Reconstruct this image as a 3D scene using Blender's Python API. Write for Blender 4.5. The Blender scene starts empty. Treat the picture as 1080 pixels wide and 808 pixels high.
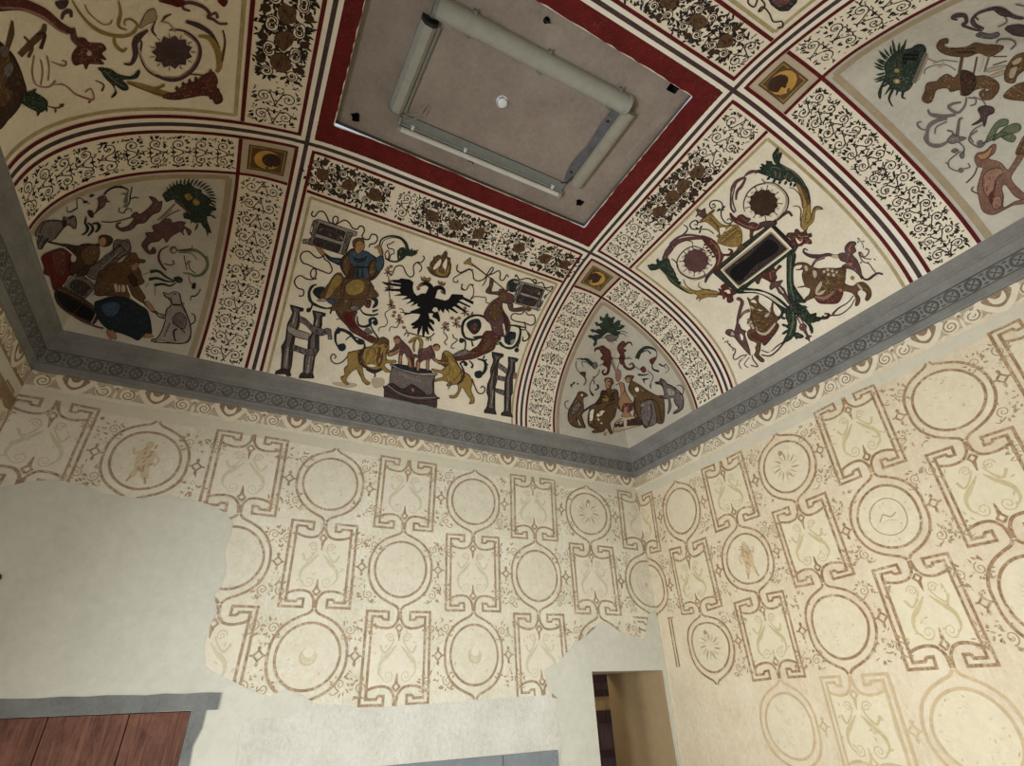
import bpy, bmesh, math, random
import numpy as np
from mathutils import Vector
from mathutils.geometry import delaunay_2d_cdt
random.seed(7)
PI = math.pi
sc = bpy.context.scene
COL = sc.collection

# ------------------------------------------------------------------ room measures (metres)
CAM = np.array([-5.3627, -5.8292, 2.05]); FPX = 541.7
YAW, PITCH, ROLL = -0.5063, 2.1142, -0.0374
CB, CT, PR = 4.8744, 5.3133, .1168      # cornice bottom, cornice top, cornice projection
W = 7.4346                              # room width (x from -W to 0); back wall is y = 0
HV, DV, NV = 1.7178, 3.06, 2.10         # vault rise, span and roundness
XL, XR, YB, YF = -5.57, -2.07, -2.11, -4.46   # the four painted main lines in plan
DEP = 6.573                             # room depth

def rotm():
    def rz(a): c, s = math.cos(a), math.sin(a); return np.array([[c, -s, 0], [s, c, 0], [0, 0, 1]])
    c, s = math.cos(PITCH), math.sin(PITCH)
    return rz(YAW) @ np.array([[1, 0, 0], [0, c, -s], [0, s, c]]) @ rz(ROLL)
RM = rotm()
def ray(px):
    px = np.asarray(px, float).reshape(-1, 2)
    d = np.stack([(px[:, 0] - 540) / FPX, -(px[:, 1] - 404) / FPX, -np.ones(len(px))], 1) @ RM.T
    return d / np.linalg.norm(d, axis=1, keepdims=True)

def gprof(u): return (1 - (1 - np.clip(u, 0, 1)) ** NV) ** (1 / NV)
CAPU = gprof((2.0061 + .2) / DV)
def V(x, y):
    """height of the coved vault over the plan"""
    hb = gprof(np.minimum(-PR - y, y + DEP - PR) / DV)
    hr = gprof(np.minimum(-PR - x, x + W - PR) / DV)
    k = .05
    m = np.minimum(hb, hr); h = np.maximum(k - np.abs(hb - hr), 0) / k; m = m - h * h * k / 4
    m = np.minimum(m, CAPU)
    return CT + HV * np.maximum(m, 0)
ZC = float(V(np.array([-3.8]), np.array([-3.3]))[0])
def nrmV(x, y):
    e = 2e-3
    gx = (V(x + e, y) - V(x - e, y)) / (2 * e); gy = (V(x, y + e) - V(x, y - e)) / (2 * e)
    n = np.stack([gx, gy, -np.ones_like(gx)], 1)
    return n / np.linalg.norm(n, axis=1, keepdims=True)
def onV(xy, off):
    x, y = xy[:, 0], xy[:, 1]
    P = np.stack([x, y, V(x, y)], 1)
    return P + nrmV(x, y) * off[:, None]
def hitV(px):
    d = ray(px); n = len(d)
    t0 = (CT - .6 - CAM[2]) / d[:, 2]; t1 = (CT + HV + .1 - CAM[2]) / d[:, 2]
    T = t0[:, None] + (t1 - t0)[:, None] * np.linspace(0, 1, 80)
    P = CAM + T[..., None] * d[:, None, :]
    F = P[..., 2] - V(P[..., 0], P[..., 1])
    i = np.maximum(np.argmax(F > 0, axis=1), 1)
    lo = T[np.arange(n), i - 1]; hi = T[np.arange(n), i]
    for _ in range(28):
        m = (lo + hi) / 2; P = CAM + m[:, None] * d; f = P[:, 2] - V(P[:, 0], P[:, 1])
        hi = np.where(f > 0, m, hi); lo = np.where(f > 0, lo, m)
    return CAM + ((lo + hi) / 2)[:, None] * d
def hitB(px): d = ray(px); return CAM + (-CAM[1] / d[:, 1])[:, None] * d
def hitR(px): d = ray(px); return CAM + (-CAM[0] / d[:, 0])[:, None] * d
def pxV(px, off):
    P = hitV(px); return P + nrmV(P[:, 0], P[:, 1]) * off[:, None]
def pxB(px, off):
    P = hitB(px); P[:, 1] -= off; return P
def pxR(px, off):
    P = hitR(px); P[:, 0] -= off; return P
# arc length tables of the cove: distance up the curve -> distance out from the wall
_ph = np.linspace(0, PI / 2, 600)
_d = DV * (1 - np.cos(_ph) ** (2 / NV)); _h = HV * np.sin(_ph) ** (2 / NV)
_s = np.concatenate([[0], np.cumsum(np.hypot(np.diff(_d), np.diff(_h)))])
def arc2d(s): return np.interp(s, _s, _d)
def d2arc(d): return np.interp(d, _d, _s)

# ------------------------------------------------------------------ materials
def lin(c):
    return tuple((v / 255 / 12.92 if v / 255 <= .04045 else ((v / 255 + .055) / 1.055) ** 2.4) for v in c) + (1,)
MATS = {}
def new_mat(name, rough=.9):
    m = bpy.data.materials.new(name); m.use_nodes = True
    nt = m.node_tree; b = nt.nodes['Principled BSDF']
    b.inputs['Roughness'].default_value = rough
    b.inputs['Specular IOR Level'].default_value = .25
    return m, nt, b
def noise(nt, scale, detail=4, rough=.6, vec=None, dist=0):
    n = nt.nodes.new('ShaderNodeTexNoise'); n.inputs['Scale'].default_value = scale
    n.inputs['Detail'].default_value = detail; n.inputs['Roughness'].default_value = rough
    n.inputs['Distortion'].default_value = dist
    if vec is None:
        g = nt.nodes.new('ShaderNodeNewGeometry'); vec = g.outputs['Position']
    nt.links.new(vec, n.inputs['Vector']); return n.outputs['Fac']
def ramp(nt, fac, a, b, c0=(0, 0, 0, 1), c1=(1, 1, 1, 1)):
    r = nt.nodes.new('ShaderNodeValToRGB'); e = r.color_ramp.elements
    e[0].position = a; e[1].position = b; e[0].color = c0; e[1].color = c1
    nt.links.new(fac, r.inputs['Fac']); return r.outputs['Color']
def mix(nt, fac, a, b):
    n = nt.nodes.new('ShaderNodeMix'); n.data_type = 'RGBA'
    for inp, v in ((n.inputs[0], fac), (n.inputs[6], a), (n.inputs[7], b)):
        if isinstance(v, (tuple, float, int)): inp.default_value = v
        else: nt.links.new(v, inp)
    return n.outputs[2]
def bump(nt, bsdf, h, strength, dist=.01):
    b = nt.nodes.new('ShaderNodeBump'); b.inputs['Strength'].default_value = strength; b.inputs['Distance'].default_value = dist
    nt.links.new(h, b.inputs['Height']); nt.links.new(b.outputs['Normal'], bsdf.inputs['Normal'])
GROUND = (222, 212, 188)
def paint(name, rgb, wear=.3, ground=GROUND, var=.25, fine=90):
    """old fresco paint: uneven pigment, rubbed through to the plaster in small spots"""
    key = 'paint_' + name
    if key in MATS: return MATS[key]
    m, nt, b = new_mat(key)
    base = lin(rgb); dk = tuple(v * (1 - var) for v in base[:3]) + (1,); lt = tuple(min(1, v * (1 + var * .8)) for v in base[:3]) + (1,)
    c = mix(nt, ramp(nt, noise(nt, 9, 5, .7), .3, .7), dk, lt)
    w = ramp(nt, noise(nt, fine, 3, .7), .62 - wear * .22, .78 - wear * .2)
    w2 = ramp(nt, noise(nt, 5, 4, .65), .35, .75)
    mm = nt.nodes.new('ShaderNodeMath'); mm.operation = 'MULTIPLY'; nt.links.new(w, mm.inputs[0]); nt.links.new(w2, mm.inputs[1])
    m3 = nt.nodes.new('ShaderNodeMath'); m3.operation = 'MULTIPLY'; nt.links.new(mm.outputs[0], m3.inputs[0]); m3.inputs[1].default_value = min(1, wear * 1.6)
    nt.links.new(mix(nt, m3.outputs[0], c, lin(ground)), b.inputs['Base Color'])
    bump(nt, b, noise(nt, 60, 3), .25, .004)
    MATS[key] = m; return m
def plaster(name, rgb, rgb2, sc1=2.0, bumps=.4, speck=None, streak=None):
    if name in MATS: return MATS[name]
    m, nt, b = new_mat(name, .95)
    c = mix(nt, ramp(nt, noise(nt, sc1, 6, .65), .32, .68), lin(rgb), lin(rgb2))
    c = mix(nt, ramp(nt, noise(nt, sc1 * 9, 5, .7), .35, .75, c1=(.35, .35, .35, 1)), c, lin(tuple(min(255, v * 1.12) for v in rgb2)))
    if speck: c = mix(nt, ramp(nt, noise(nt, 38, 5, .75), .6, .74, c1=(speck[3],) * 3 + (1,)), c, lin(speck[:3]))
    if streak:
        tc = nt.nodes.new('ShaderNodeNewGeometry'); mp = nt.nodes.new('ShaderNodeMapping'); mp.inputs['Scale'].default_value = (7, 7, 1.2)
        mp.inputs['Rotation'].default_value = (.4, .5, 0)
        nt.links.new(tc.outputs['Position'], mp.inputs['Vector'])
        c = mix(nt, ramp(nt, noise(nt, 2.2, 5, .7, mp.outputs[0]), .48, .72, c1=(streak[3],) * 3 + (1,)), c, lin(streak[:3]))
    nt.links.new(c, b.inputs['Base Color'])
    hb = noise(nt, 26, 8, .68); bump(nt, b, hb, bumps, .02)
    MATS[name] = m; return m
def plain(name, rgb, rough=.5, metal=0, nscale=25, var=.12, bumps=.1):
    if name in MATS: return MATS[name]
    m, nt, b = new_mat(name, rough); b.inputs['Metallic'].default_value = metal
    l = lin(rgb); c = mix(nt, ramp(nt, noise(nt, nscale, 4), .3, .7), tuple(v * (1 - var) for v in l[:3]) + (1,), tuple(min(1, v * (1 + var)) for v in l[:3]) + (1,))
    nt.links.new(c, b.inputs['Base Color']); bump(nt, b, noise(nt, nscale * 3), bumps, .003)
    MATS[name] = m; return m
def wood(name, rgb, rgb2, axis=2):
    if name in MATS: return MATS[name]
    m, nt, b = new_mat(name, .7)
    g = nt.nodes.new('ShaderNodeNewGeometry'); mp = nt.nodes.new('ShaderNodeMapping')
    s = [14, 14, 14]; s[axis] = 1.2; mp.inputs['Scale'].default_value = s
    nt.links.new(g.outputs['Position'], mp.inputs['Vector'])
    f = noise(nt, 1.6, 7, .7, mp.outputs[0], 1.2)
    c = mix(nt, ramp(nt, f, .36, .66), lin(rgb), lin(rgb2))
    c = mix(nt, ramp(nt, noise(nt, 3, 5, .7), .5, .75, c1=(.4, .4, .4, 1)), c, lin(tuple(min(255, v * 1.25 + 12) for v in rgb2)))
    nt.links.new(c, b.inputs['Base Color']); bump(nt, b, f, .5, .01)
    MATS[name] = m; return m

# ------------------------------------------------------------------ the painter: shapes laid on a curved or flat surface as one mesh
def cr(pts, n=6, closed=False):
    """smooth curve through points"""
    P = np.asarray(pts, float); out = []
    N = len(P)
    if N < 3: return P
    idx = range(N) if closed else range(N - 1)
    for i in idx:
        if closed: p0, p1, p2, p3 = P[(i - 1) % N], P[i], P[(i + 1) % N], P[(i + 2) % N]
        else: p0, p1, p2, p3 = P[max(i - 1, 0)], P[i], P[i + 1], P[min(i + 2, N - 1)]
        for j in range(n):
            t = j / n
            out.append(.5 * ((2 * p1) + (-p0 + p2) * t + (2 * p0 - 5 * p1 + 4 * p2 - p3) * t * t + (-p0 + 3 * p1 - 3 * p2 + p3) * t ** 3))
    if not closed: out.append(P[-1])
    return np.array(out)
def resample(P, step):
    P = np.asarray(P, float); d = np.hypot(*np.diff(P, axis=0).T); s = np.concatenate([[0], np.cumsum(d)])
    n = max(2, int(math.ceil(s[-1] / step)) + 1); q = np.linspace(0, s[-1], n)
    return np.stack([np.interp(q, s, P[:, 0]), np.interp(q, s, P[:, 1])], 1)
class Painter:
    def __init__(s, tmap, unit=1.0, grid=None):
        s.map = tmap; s.v = []; s.f = []; s.m = []; s.l = []; s.unit = unit; s.grid = grid or 6 * unit
        s.eps = 0; s.c = 0; s.mats = []; s.tf = None; s.n = 0; s.ext = []
    def mi(s, mat):
        if mat not in s.mats: s.mats.append(mat)
        return s.mats.index(mat)
    def add(s, V2, F, mat, layer):
        V2 = np.asarray(V2, float).reshape(-1, 2)
        if s.tf is not None: V2 = s.tf(V2)
        k = s.mi(mat)
        s.v.append(V2); s.c += 1; s.l.append(np.full(len(V2), layer + s.eps * (s.c % 45), float))
        for f in F: s.f.append(tuple(i + s.n for i in f)); s.m.append(k)
        s.n += len(V2)
    def ribbon(s, pts, w, mat, layer=1, smooth=True, closed=False, step=None):
        P = np.asarray(pts, float)
        if smooth and len(P) > 2: P = cr(P, 6, closed)
        if closed: P = np.vstack([P, P[:1]])
        if step: P = resample(P, step)
        n = len(P)
        ww = np.interp(np.linspace(0, 1, n), np.linspace(0, 1, len(w)), w) if isinstance(w, (list, tuple)) else np.full(n, w)
        T = np.gradient(P, axis=0)
        if closed: T[0] = T[-1] = (P[1] - P[0]) + (P[-1] - P[-2])
        L = np.hypot(T[:, 0], T[:, 1]); L[L == 0] = 1; T = T / L[:, None]
        if not smooth and not closed and n > 2:
            pass
        N = np.stack([-T[:, 1], T[:, 0]], 1) * (ww / 2)[:, None]
        if not smooth:      # mitre
            for i in range(1, n - 1):
                a = P[i] - P[i - 1]; b = P[i + 1] - P[i]; a = a / (np.hypot(*a) or 1); b = b / (np.hypot(*b) or 1)
                c = max(.35, math.sqrt(max(0, (1 + a @ b) / 2))); N[i] = N[i] / c
                t = a + b; t = t / (np.hypot(*t) or 1); N[i] = np.array([-t[1], t[0]]) * ww[i] / 2 / c
        m = max(1, int(math.ceil(ww.max() / (s.grid * .4)))) + 1
        Vv = np.empty((m * n, 2))
        for j in range(m): Vv[j::m] = P + N * (1 - 2 * j / (m - 1))
        s.add(Vv, [(m * i + j, m * i + j + 1, m * i + m + j + 1, m * i + m + j) for i in range(n - 1) for j in range(m - 1)], mat, layer)
    def fan(s, pts, mat, layer=1):
        s.add(pts, [tuple(range(len(pts)))], mat, layer)
    def poly(s, pts, mat, layer=1, smooth=True, grid=None):
        P = cr(pts, 4, True) if smooth else np.asarray(pts, float)
        grid = grid or s.grid
        # split long edges
        out = []
        for i in range(len(P)):
            a, b = P[i], P[(i + 1) % len(P)]; L = np.hypot(*(b - a)); k = max(1, int(math.ceil(L / grid)))
            for j in range(k): out.append(a + (b - a) * j / k)
        P = np.array(out); lo, hi = P.min(0), P.max(0)
        ins = []
        if (hi - lo).max() > grid * 1.5:
            gx = np.arange(lo[0] + grid * .5, hi[0], grid); gy = np.arange(lo[1] + grid * .5, hi[1], grid)
            if len(gx) and len(gy):
                G = np.stack(np.meshgrid(gx, gy), -1).reshape(-1, 2)
                ins = G[inside(G, P)]
        vs = [Vector((float(p[0]), float(p[1]))) for p in P] + [Vector((float(p[0]), float(p[1]))) for p in ins]
        try:
            r = delaunay_2d_cdt(vs, [], [list(range(len(P)))], 1, 1e-5)
        except Exception:
            s.fan(P, mat, layer); return
        s.add([tuple(v) for v in r[0]], [tuple(f) for f in r[2]], mat, layer)
    def disc(s, c, r, mat, layer=1, ry=None, n=14, rot=0):
        ry = ry or r; a = np.linspace(0, 2 * PI, n, endpoint=False)
        x = np.cos(a) * r; y = np.sin(a) * ry
        P = np.stack([c[0] + x * math.cos(rot) - y * math.sin(rot), c[1] + x * math.sin(rot) + y * math.cos(rot)], 1)
        if max(r, ry) > s.grid * 1.2: s.poly(P, mat, layer, False)
        else: s.fan(P, mat, layer)
    def leaf(s, c, ang, L, wd, mat, layer=1, bend=.25):
        t = np.array([0, .25, .55, .8, 1.0]); ww = np.array([.15, .8, 1, .6, 0]) * wd / 2
        ca, sa = math.cos(ang), math.sin(ang)
        yb = bend * L * t * t
        up = np.stack([t * L, yb + ww], 1); dn = np.stack([t * L, yb - ww], 1)[::-1][1:]
        Q = np.vstack([up, dn])
        R = np.stack([c[0] + Q[:, 0] * ca - Q[:, 1] * sa, c[1] + Q[:, 0] * sa + Q[:, 1] * ca], 1)
        s.fan(R, mat, layer)
    def spiral(s, c, r, a0, turns, w, mat, layer=1, sgn=1, rend=.12):
        n = int(10 * turns) + 3; t = np.linspace(0, 1, n)
        rr = r * (1 - t * (1 - rend)); a = a0 + sgn * turns * 2 * PI * t
        P = np.stack([c[0] + rr * np.cos(a), c[1] + rr * np.sin(a)], 1)
        s.ribbon(P, [w, w * .6], mat, layer, smooth=False); return P[0]
    def data(s, base=.0022, lay=.0012):
        V2 = np.vstack(s.v); L = np.concatenate(s.l)
        return s.map(V2, base + L * lay), s.f, s.m, s.mats
def inside(G, P):
    x, y = G[:, 0], G[:, 1]; c = np.zeros(len(G), bool); n = len(P); j = n - 1
    for i in range(n):
        xi, yi, xj, yj = P[i][0], P[i][1], P[j][0], P[j][1]
        if yi != yj:
            c ^= ((yi > y) != (yj > y)) & (x < (xj - xi) * (y - yi) / (yj - yi) + xi)
        j = i
    return c
def mesh_obj(name, verts, faces, mats, midx=None, parent=None, smooth=False, **props):
    me = bpy.data.meshes.new(name); me.from_pydata([tuple(map(float, v)) for v in verts], [], faces)
    for m in mats: me.materials.append(m)
    if midx is not None: me.polygons.foreach_set('material_index', midx)
    if smooth: me.polygons.foreach_set('use_smooth', [True] * len(me.polygons))
    me.update()
    o = bpy.data.objects.new(name, me); COL.objects.link(o)
    if parent: o.parent = parent
    for k, v in props.items(): o[k] = v
    return o
def painted(name, painters, base_verts=None, base_faces=None, base_mats=None, parent=None, keep=None, **props):
    """join a base surface (optional) and painters into one mesh"""
    VV, FF, MM, mats = [], [], [], list(base_mats or [])
    n = 0
    if base_verts is not None:
        VV.append(np.asarray(base_verts, float)); FF += list(base_faces); MM += [0] * len(base_faces); n = len(base_verts)
    for p in painters:
        if not p.v: continue
        v, f, m, mt = p.data()
        rm = []
        for x in mt:
            if x not in mats: mats.append(x)
            rm.append(mats.index(x))
        if keep:
            ok = keep(v); sel = [i for i, q in enumerate(f) if all(ok[k] for k in q)]
            f = [f[i] for i in sel]; m = [m[i] for i in sel]
        VV.append(v); FF += [tuple(i + n for i in q) for q in f]; MM += [rm[i] for i in m]; n += len(v)
    return mesh_obj(name, np.vstack(VV), FF, mats, MM, parent, **props)
class MB:
    """plain mesh builder for solid things"""
    def __init__(s): s.v = []; s.f = []; s.m = []
    def add(s, v, f, m=0):
        n = len(s.v); s.v += [tuple(p) for p in v]; s.f += [tuple(i + n for i in q) for q in f]; s.m += [m] * len(f)
    def box(s, a, b, m=0):
        x0, y0, z0 = a; x1, y1, z1 = b
        s.add([(x0, y0, z0), (x1, y0, z0), (x1, y1, z0), (x0, y1, z0), (x0, y0, z1), (x1, y0, z1), (x1, y1, z1), (x0, y1, z1)],
              [(0, 3, 2, 1), (4, 5, 6, 7), (0, 1, 5, 4), (1, 2, 6, 5), (2, 3, 7, 6), (3, 0, 4, 7)], m)
    def tube(s, pts, r, n=8, m=0, caps=True):
        P = [Vector(p) for p in pts]; rings = []
        for i, p in enumerate(P):
            t = (P[min(i + 1, len(P) - 1)] - P[max(i - 1, 0)]).normalized()
            u = t.cross(Vector((0, 0, 1)) if abs(t.z) < .9 else Vector((1, 0, 0))).normalized(); w = t.cross(u)
            rr = r[i] if isinstance(r, (list, tuple)) else r
            rings.append([p + (u * math.cos(2 * PI * k / n) + w * math.sin(2 * PI * k / n)) * rr for k in range(n)])
        v = [q for R in rings for q in R]
        f = [(i * n + k, i * n + (k + 1) % n, (i + 1) * n + (k + 1) % n, (i + 1) * n + k) for i in range(len(P) - 1) for k in range(n)]
        if caps: f += [tuple(range(n))[::-1], tuple((len(P) - 1) * n + k for k in range(n))]
        s.add(v, f, m)
    def sweep(s, prof, a, b, m=0, caps=True):
        """prism: closed profile of (u,z) points; u is across the line a->b in plan"""
        a = Vector(a); b = Vector(b); t = (b - a).normalized(); u = Vector((-t.y, t.x, 0)); n = len(prof)
        v = [a + u * p[0] + Vector((0, 0, p[1])) for p in prof] + [b + u * p[0] + Vector((0, 0, p[1])) for p in prof]
        f = [(i, (i + 1) % n, n + (i + 1) % n, n + i) for i in range(n)]
        if caps: f += [tuple(range(n))[::-1], tuple(range(n, 2 * n))]
        s.add(v, f, m)
    def lathe(s, prof, c, n=20, m=0, axis='z'):
        v = []
        for r, z in prof:
            for k in range(n):
                a = 2 * PI * k / n
                q = (r * math.cos(a), r * math.sin(a), z) if axis == 'z' else (r * math.cos(a), z, r * math.sin(a))
                v.append((c[0] + q[0], c[1] + q[1], c[2] + q[2]))
        f = [(i * n + k, i * n + (k + 1) % n, (i + 1) * n + (k + 1) % n, (i + 1) * n + k) for i in range(len(prof) - 1) for k in range(n)]
        f += [tuple(range(n))[::-1], tuple((len(prof) - 1) * n + k for k in range(n))]
        s.add(v, f, m)
    def build(s, name, mats, parent=None, smooth=False, **props):
        if not isinstance(mats, (list, tuple)): mats = [mats]
        return mesh_obj(name, s.v, s.f, mats, s.m, parent, smooth, **props)
def empty(name, loc=(0, 0, 0), **props):
    o = bpy.data.objects.new(name, None); COL.objects.link(o); o.location = loc
    for k, v in props.items(): o[k] = v
    return o
# ------------------------------------------------------------------ colours of the fresco
INK = paint('ink', (38, 32, 27), .25)
RED = paint('dark_red', (92, 22, 22), .2)
RED2 = paint('frame_red', (98, 26, 24), .2, var=.3)
PURP = paint('purple_grey', (74, 56, 58), .25)
CREAM = paint('cream', (232, 222, 199), .1, var=.08)
WHITE = paint('white', (236, 231, 214), .1, var=.06)
GOLD = paint('ochre_line', (172, 156, 114), .5)
OCHRE = paint('ochre', (146, 122, 66), .3)
BROWN = paint('brown', (92, 68, 44), .3)
DBROWN = paint('dark_brown', (62, 42, 30), .25)
GREEN = paint('green', (38, 52, 40), .3)
GREEN2 = paint('grey_green', (96, 104, 78), .4)
MAROON = paint('maroon', (86, 44, 37), .3)
ROSE = paint('rose', (146, 108, 92), .4)
BLUE = paint('blue', (56, 78, 94), .25)
NAVY = paint('blue_black', (30, 40, 46), .2)
GREY = paint('stone_grey', (106, 98, 94), .3)
LGREY = paint('light_grey', (150, 142, 132), .3)
DGREY = paint('dark_grey', (56, 48, 46), .2)
BLACK = paint('black', (18, 17, 19), .1)
SKIN = paint('skin', (164, 122, 90), .3)
MOON = paint('moon_gold', (190, 148, 72), .25)
BEIGE = paint('beige', (186, 172, 148), .3, var=.12)
BEIGE2 = paint('shadow_beige', (162, 146, 118), .4, var=.12)  # browner beige pigment of the fresco borders and figures
LILAC = paint('lilac_brown', (92, 62, 62), .3)

M_VAULT = plaster('vault_plaster', (219, 208, 184), (236, 226, 204), 3, .3, speck=(150, 138, 116, .5))
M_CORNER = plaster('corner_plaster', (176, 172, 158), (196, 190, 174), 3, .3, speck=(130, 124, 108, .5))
M_BACK = plaster('back_wall_plaster', (198, 192, 168), (224, 219, 197), 2.1, .9, speck=(168, 152, 130, .75), streak=(228, 225, 212, .55))
M_RIGHT = plaster('right_wall_plaster', (208, 190, 158), (226, 213, 186), 2.1, .8, speck=(174, 150, 118, .7), streak=(228, 220, 194, .5))
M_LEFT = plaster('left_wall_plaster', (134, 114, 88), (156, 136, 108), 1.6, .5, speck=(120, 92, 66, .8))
M_PATCH = plaster('smooth_patch_plaster', (184, 184, 168), (200, 199, 184), 1.1, .12)
M_LOWER = plaster('rough_white_plaster', (190, 188, 174), (214, 212, 200), 2.2, .9, speck=(180, 174, 160, .5))
M_PANEL = plaster('grey_pink_plaster', (132, 118, 110), (158, 148, 138), 1.9, .6, speck=(104, 90, 84, .6), streak=(146, 140, 128, .6))
M_STONE = plaster('grey_sandstone', (112, 111, 106), (134, 133, 127), 3.5, .3, speck=(88, 87, 82, .4))
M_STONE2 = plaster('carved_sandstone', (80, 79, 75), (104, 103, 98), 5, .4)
M_FLOOR = plain('terracotta', (98, 82, 70), .6, nscale=6)
M_REVEAL = plaster('tan_reveal_plaster', (158, 136, 102), (168, 146, 112), 1.2, .15)
M_RIM = paint('recess_grey', (104, 97, 90), .2)

# ------------------------------------------------------------------ floor and walls
f = MB(); f.box((-W - 1.2, -DEP - 1.0, -.12), (1.0, 3.2, 0)); f.build('floor', M_FLOOR, kind='structure')
T = 1.2
TOPZ = CT + .02
def wall_with_holes(name, axis, c, a0, a1, holes, mats, painters, thick, side):
    """vertical wall; axis 'x' = runs along x at y=c; holes are (a,b,z0,z1)"""
    xs = sorted({a0, a1, *[h[0] for h in holes], *[h[1] for h in holes]}); zs = sorted({0.0, TOPZ, *[h[2] for h in holes], *[h[3] for h in holes]})
    def sub(L, step):
        o = []
        for a, b in zip(L, L[1:]):
            k = max(1, int(math.ceil((b - a) / step))); o += [a + (b - a) * j / k for j in range(k)]
        return o + [L[-1]]
    v, fc = [], []
    def P(a, z, d): return (a, c + d, z) if axis == 'x' else (c + d, a, z)
    def q(pts):
        n = len(v); v.extend(pts); fc.append((n, n + 1, n + 2, n + 3))
    def hole(a, b, z0, z1): return any(h[0] - 1e-6 <= a and b <= h[1] + 1e-6 and h[2] - 1e-6 <= z0 and z1 <= h[3] + 1e-6 for h in holes)
    for a, b in zip(xs, xs[1:]):
        for z0, z1 in zip(zs, zs[1:]):
            if hole(a, b, z0, z1): continue
            for d in (0, thick * side): q([P(a, z0, d), P(b, z0, d), P(b, z1, d), P(a, z1, d)])
    for h in holes:
        a, b, z0, z1 = h
        q([P(a, z0, 0), P(a, z1, 0), P(a, z1, thick * side), P(a, z0, thick * side)]); q([P(b, z0, 0), P(b, z1, 0), P(b, z1, thick * side), P(b, z0, thick * side)])
        q([P(a, z1, 0), P(b, z1, 0), P(b, z1, thick * side), P(a, z1, thick * side)])
        if z0 > 0: q([P(a, z0, 0), P(b, z0, 0), P(b, z0, thick * side), P(a, z0, thick * side)])
    q([P(a0, TOPZ, 0), P(a1, TOPZ, 0), P(a1, TOPZ, thick * side), P(a0, TOPZ, thick * side)])
    return v, fc

# ------------------------------------------------------------------ strapwork pattern of the walls
LINE = paint('wall_line', (150, 126, 98), .95, ground=(214, 204, 180), var=.3, fine=34)
LINE_F = paint('wall_line_faint', (196, 178, 148), .5, ground=(214, 204, 180), var=.15, fine=50)
LINE_D = paint('wall_line_dark', (150, 120, 88), .5, ground=(214, 204, 180), fine=60)
RLINE = paint('right_wall_line', (148, 116, 82), .9, ground=(218, 204, 170), var=.3, fine=34)
RLINE_F = paint('right_wall_line_faint', (198, 176, 138), .5, ground=(218, 204, 170), var=.15, fine=50)
SCRIB = paint('wall_scribble', (164, 140, 108), .5, ground=(214, 204, 180), fine=70)
PALE = paint('wall_pale_field', (216, 209, 189), .7, ground=(204, 196, 174), var=.06, fine=30)
FAINTG = paint('wall_faint_green', (194, 188, 158), .6, ground=(214, 210, 190), var=.12, fine=50)
MEDAL = paint('wall_medallion_field', (208, 202, 180), .8, ground=(220, 214, 198), var=.1, fine=22)
FAINT_R = paint('right_wall_faint', (194, 178, 136), .6, ground=(216, 206, 176), var=.12, fine=50)
MEDAL_R = paint('right_wall_medallion_field', (216, 205, 176), .8, ground=(224, 214, 186), var=.08, fine=22)
PALE_R = paint('right_wall_pale_field', (219, 209, 179), .7, ground=(212, 198, 168), var=.07, fine=30)
SPECK = paint('wall_pink_speck', (206, 190, 166), .6, ground=(214, 204, 180), var=.08, fine=30)

def wall_painter(kind, meas, s, t, z0, ncol, mapper):
    P = Painter(mapper, unit=.01, grid=.09); P.eps = .006
    disp = {}
    for (k, r, a, z) in meas: disp[(k, r)] = (a - k * s, z - (z0 - r * t))
    def D(k, r):
        k0, r0 = math.floor(k), math.floor(r); sx = sy = 0
        for i, j in ((0, 0), (1, 0), (0, 1), (1, 1)):
            kk, rr = k0 + i, r0 + j
            d = disp.get((kk, rr))
            if d is None:
                near = min(disp, key=lambda q: (q[0] - kk) ** 2 + (q[1] - rr) ** 2) if disp else None
                d = tuple(v * .5 for v in disp[near]) if near and (near[0] - kk) ** 2 + (near[1] - rr) ** 2 < 3 else (0, 0)
            w = (1 - abs(k - kk)) * (1 - abs(r - rr)); sx += d[0] * w; sy += d[1] * w
        return sx, sy
    def cell(k, r):
        def tf(V2):   # V2 in cell units: x across (+ toward larger k), y up
            o = np.empty_like(V2)
            for i, (x, y) in enumerate(V2):
                kk, rr = k + x, r - y; dx, dy = D(kk, rr)
                o[i] = (kk * s + dx, z0 - rr * t + dy)
            return o
        return tf
    return P, cell
def sym(P, fn):
    fn(1); fn(-1)
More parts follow.
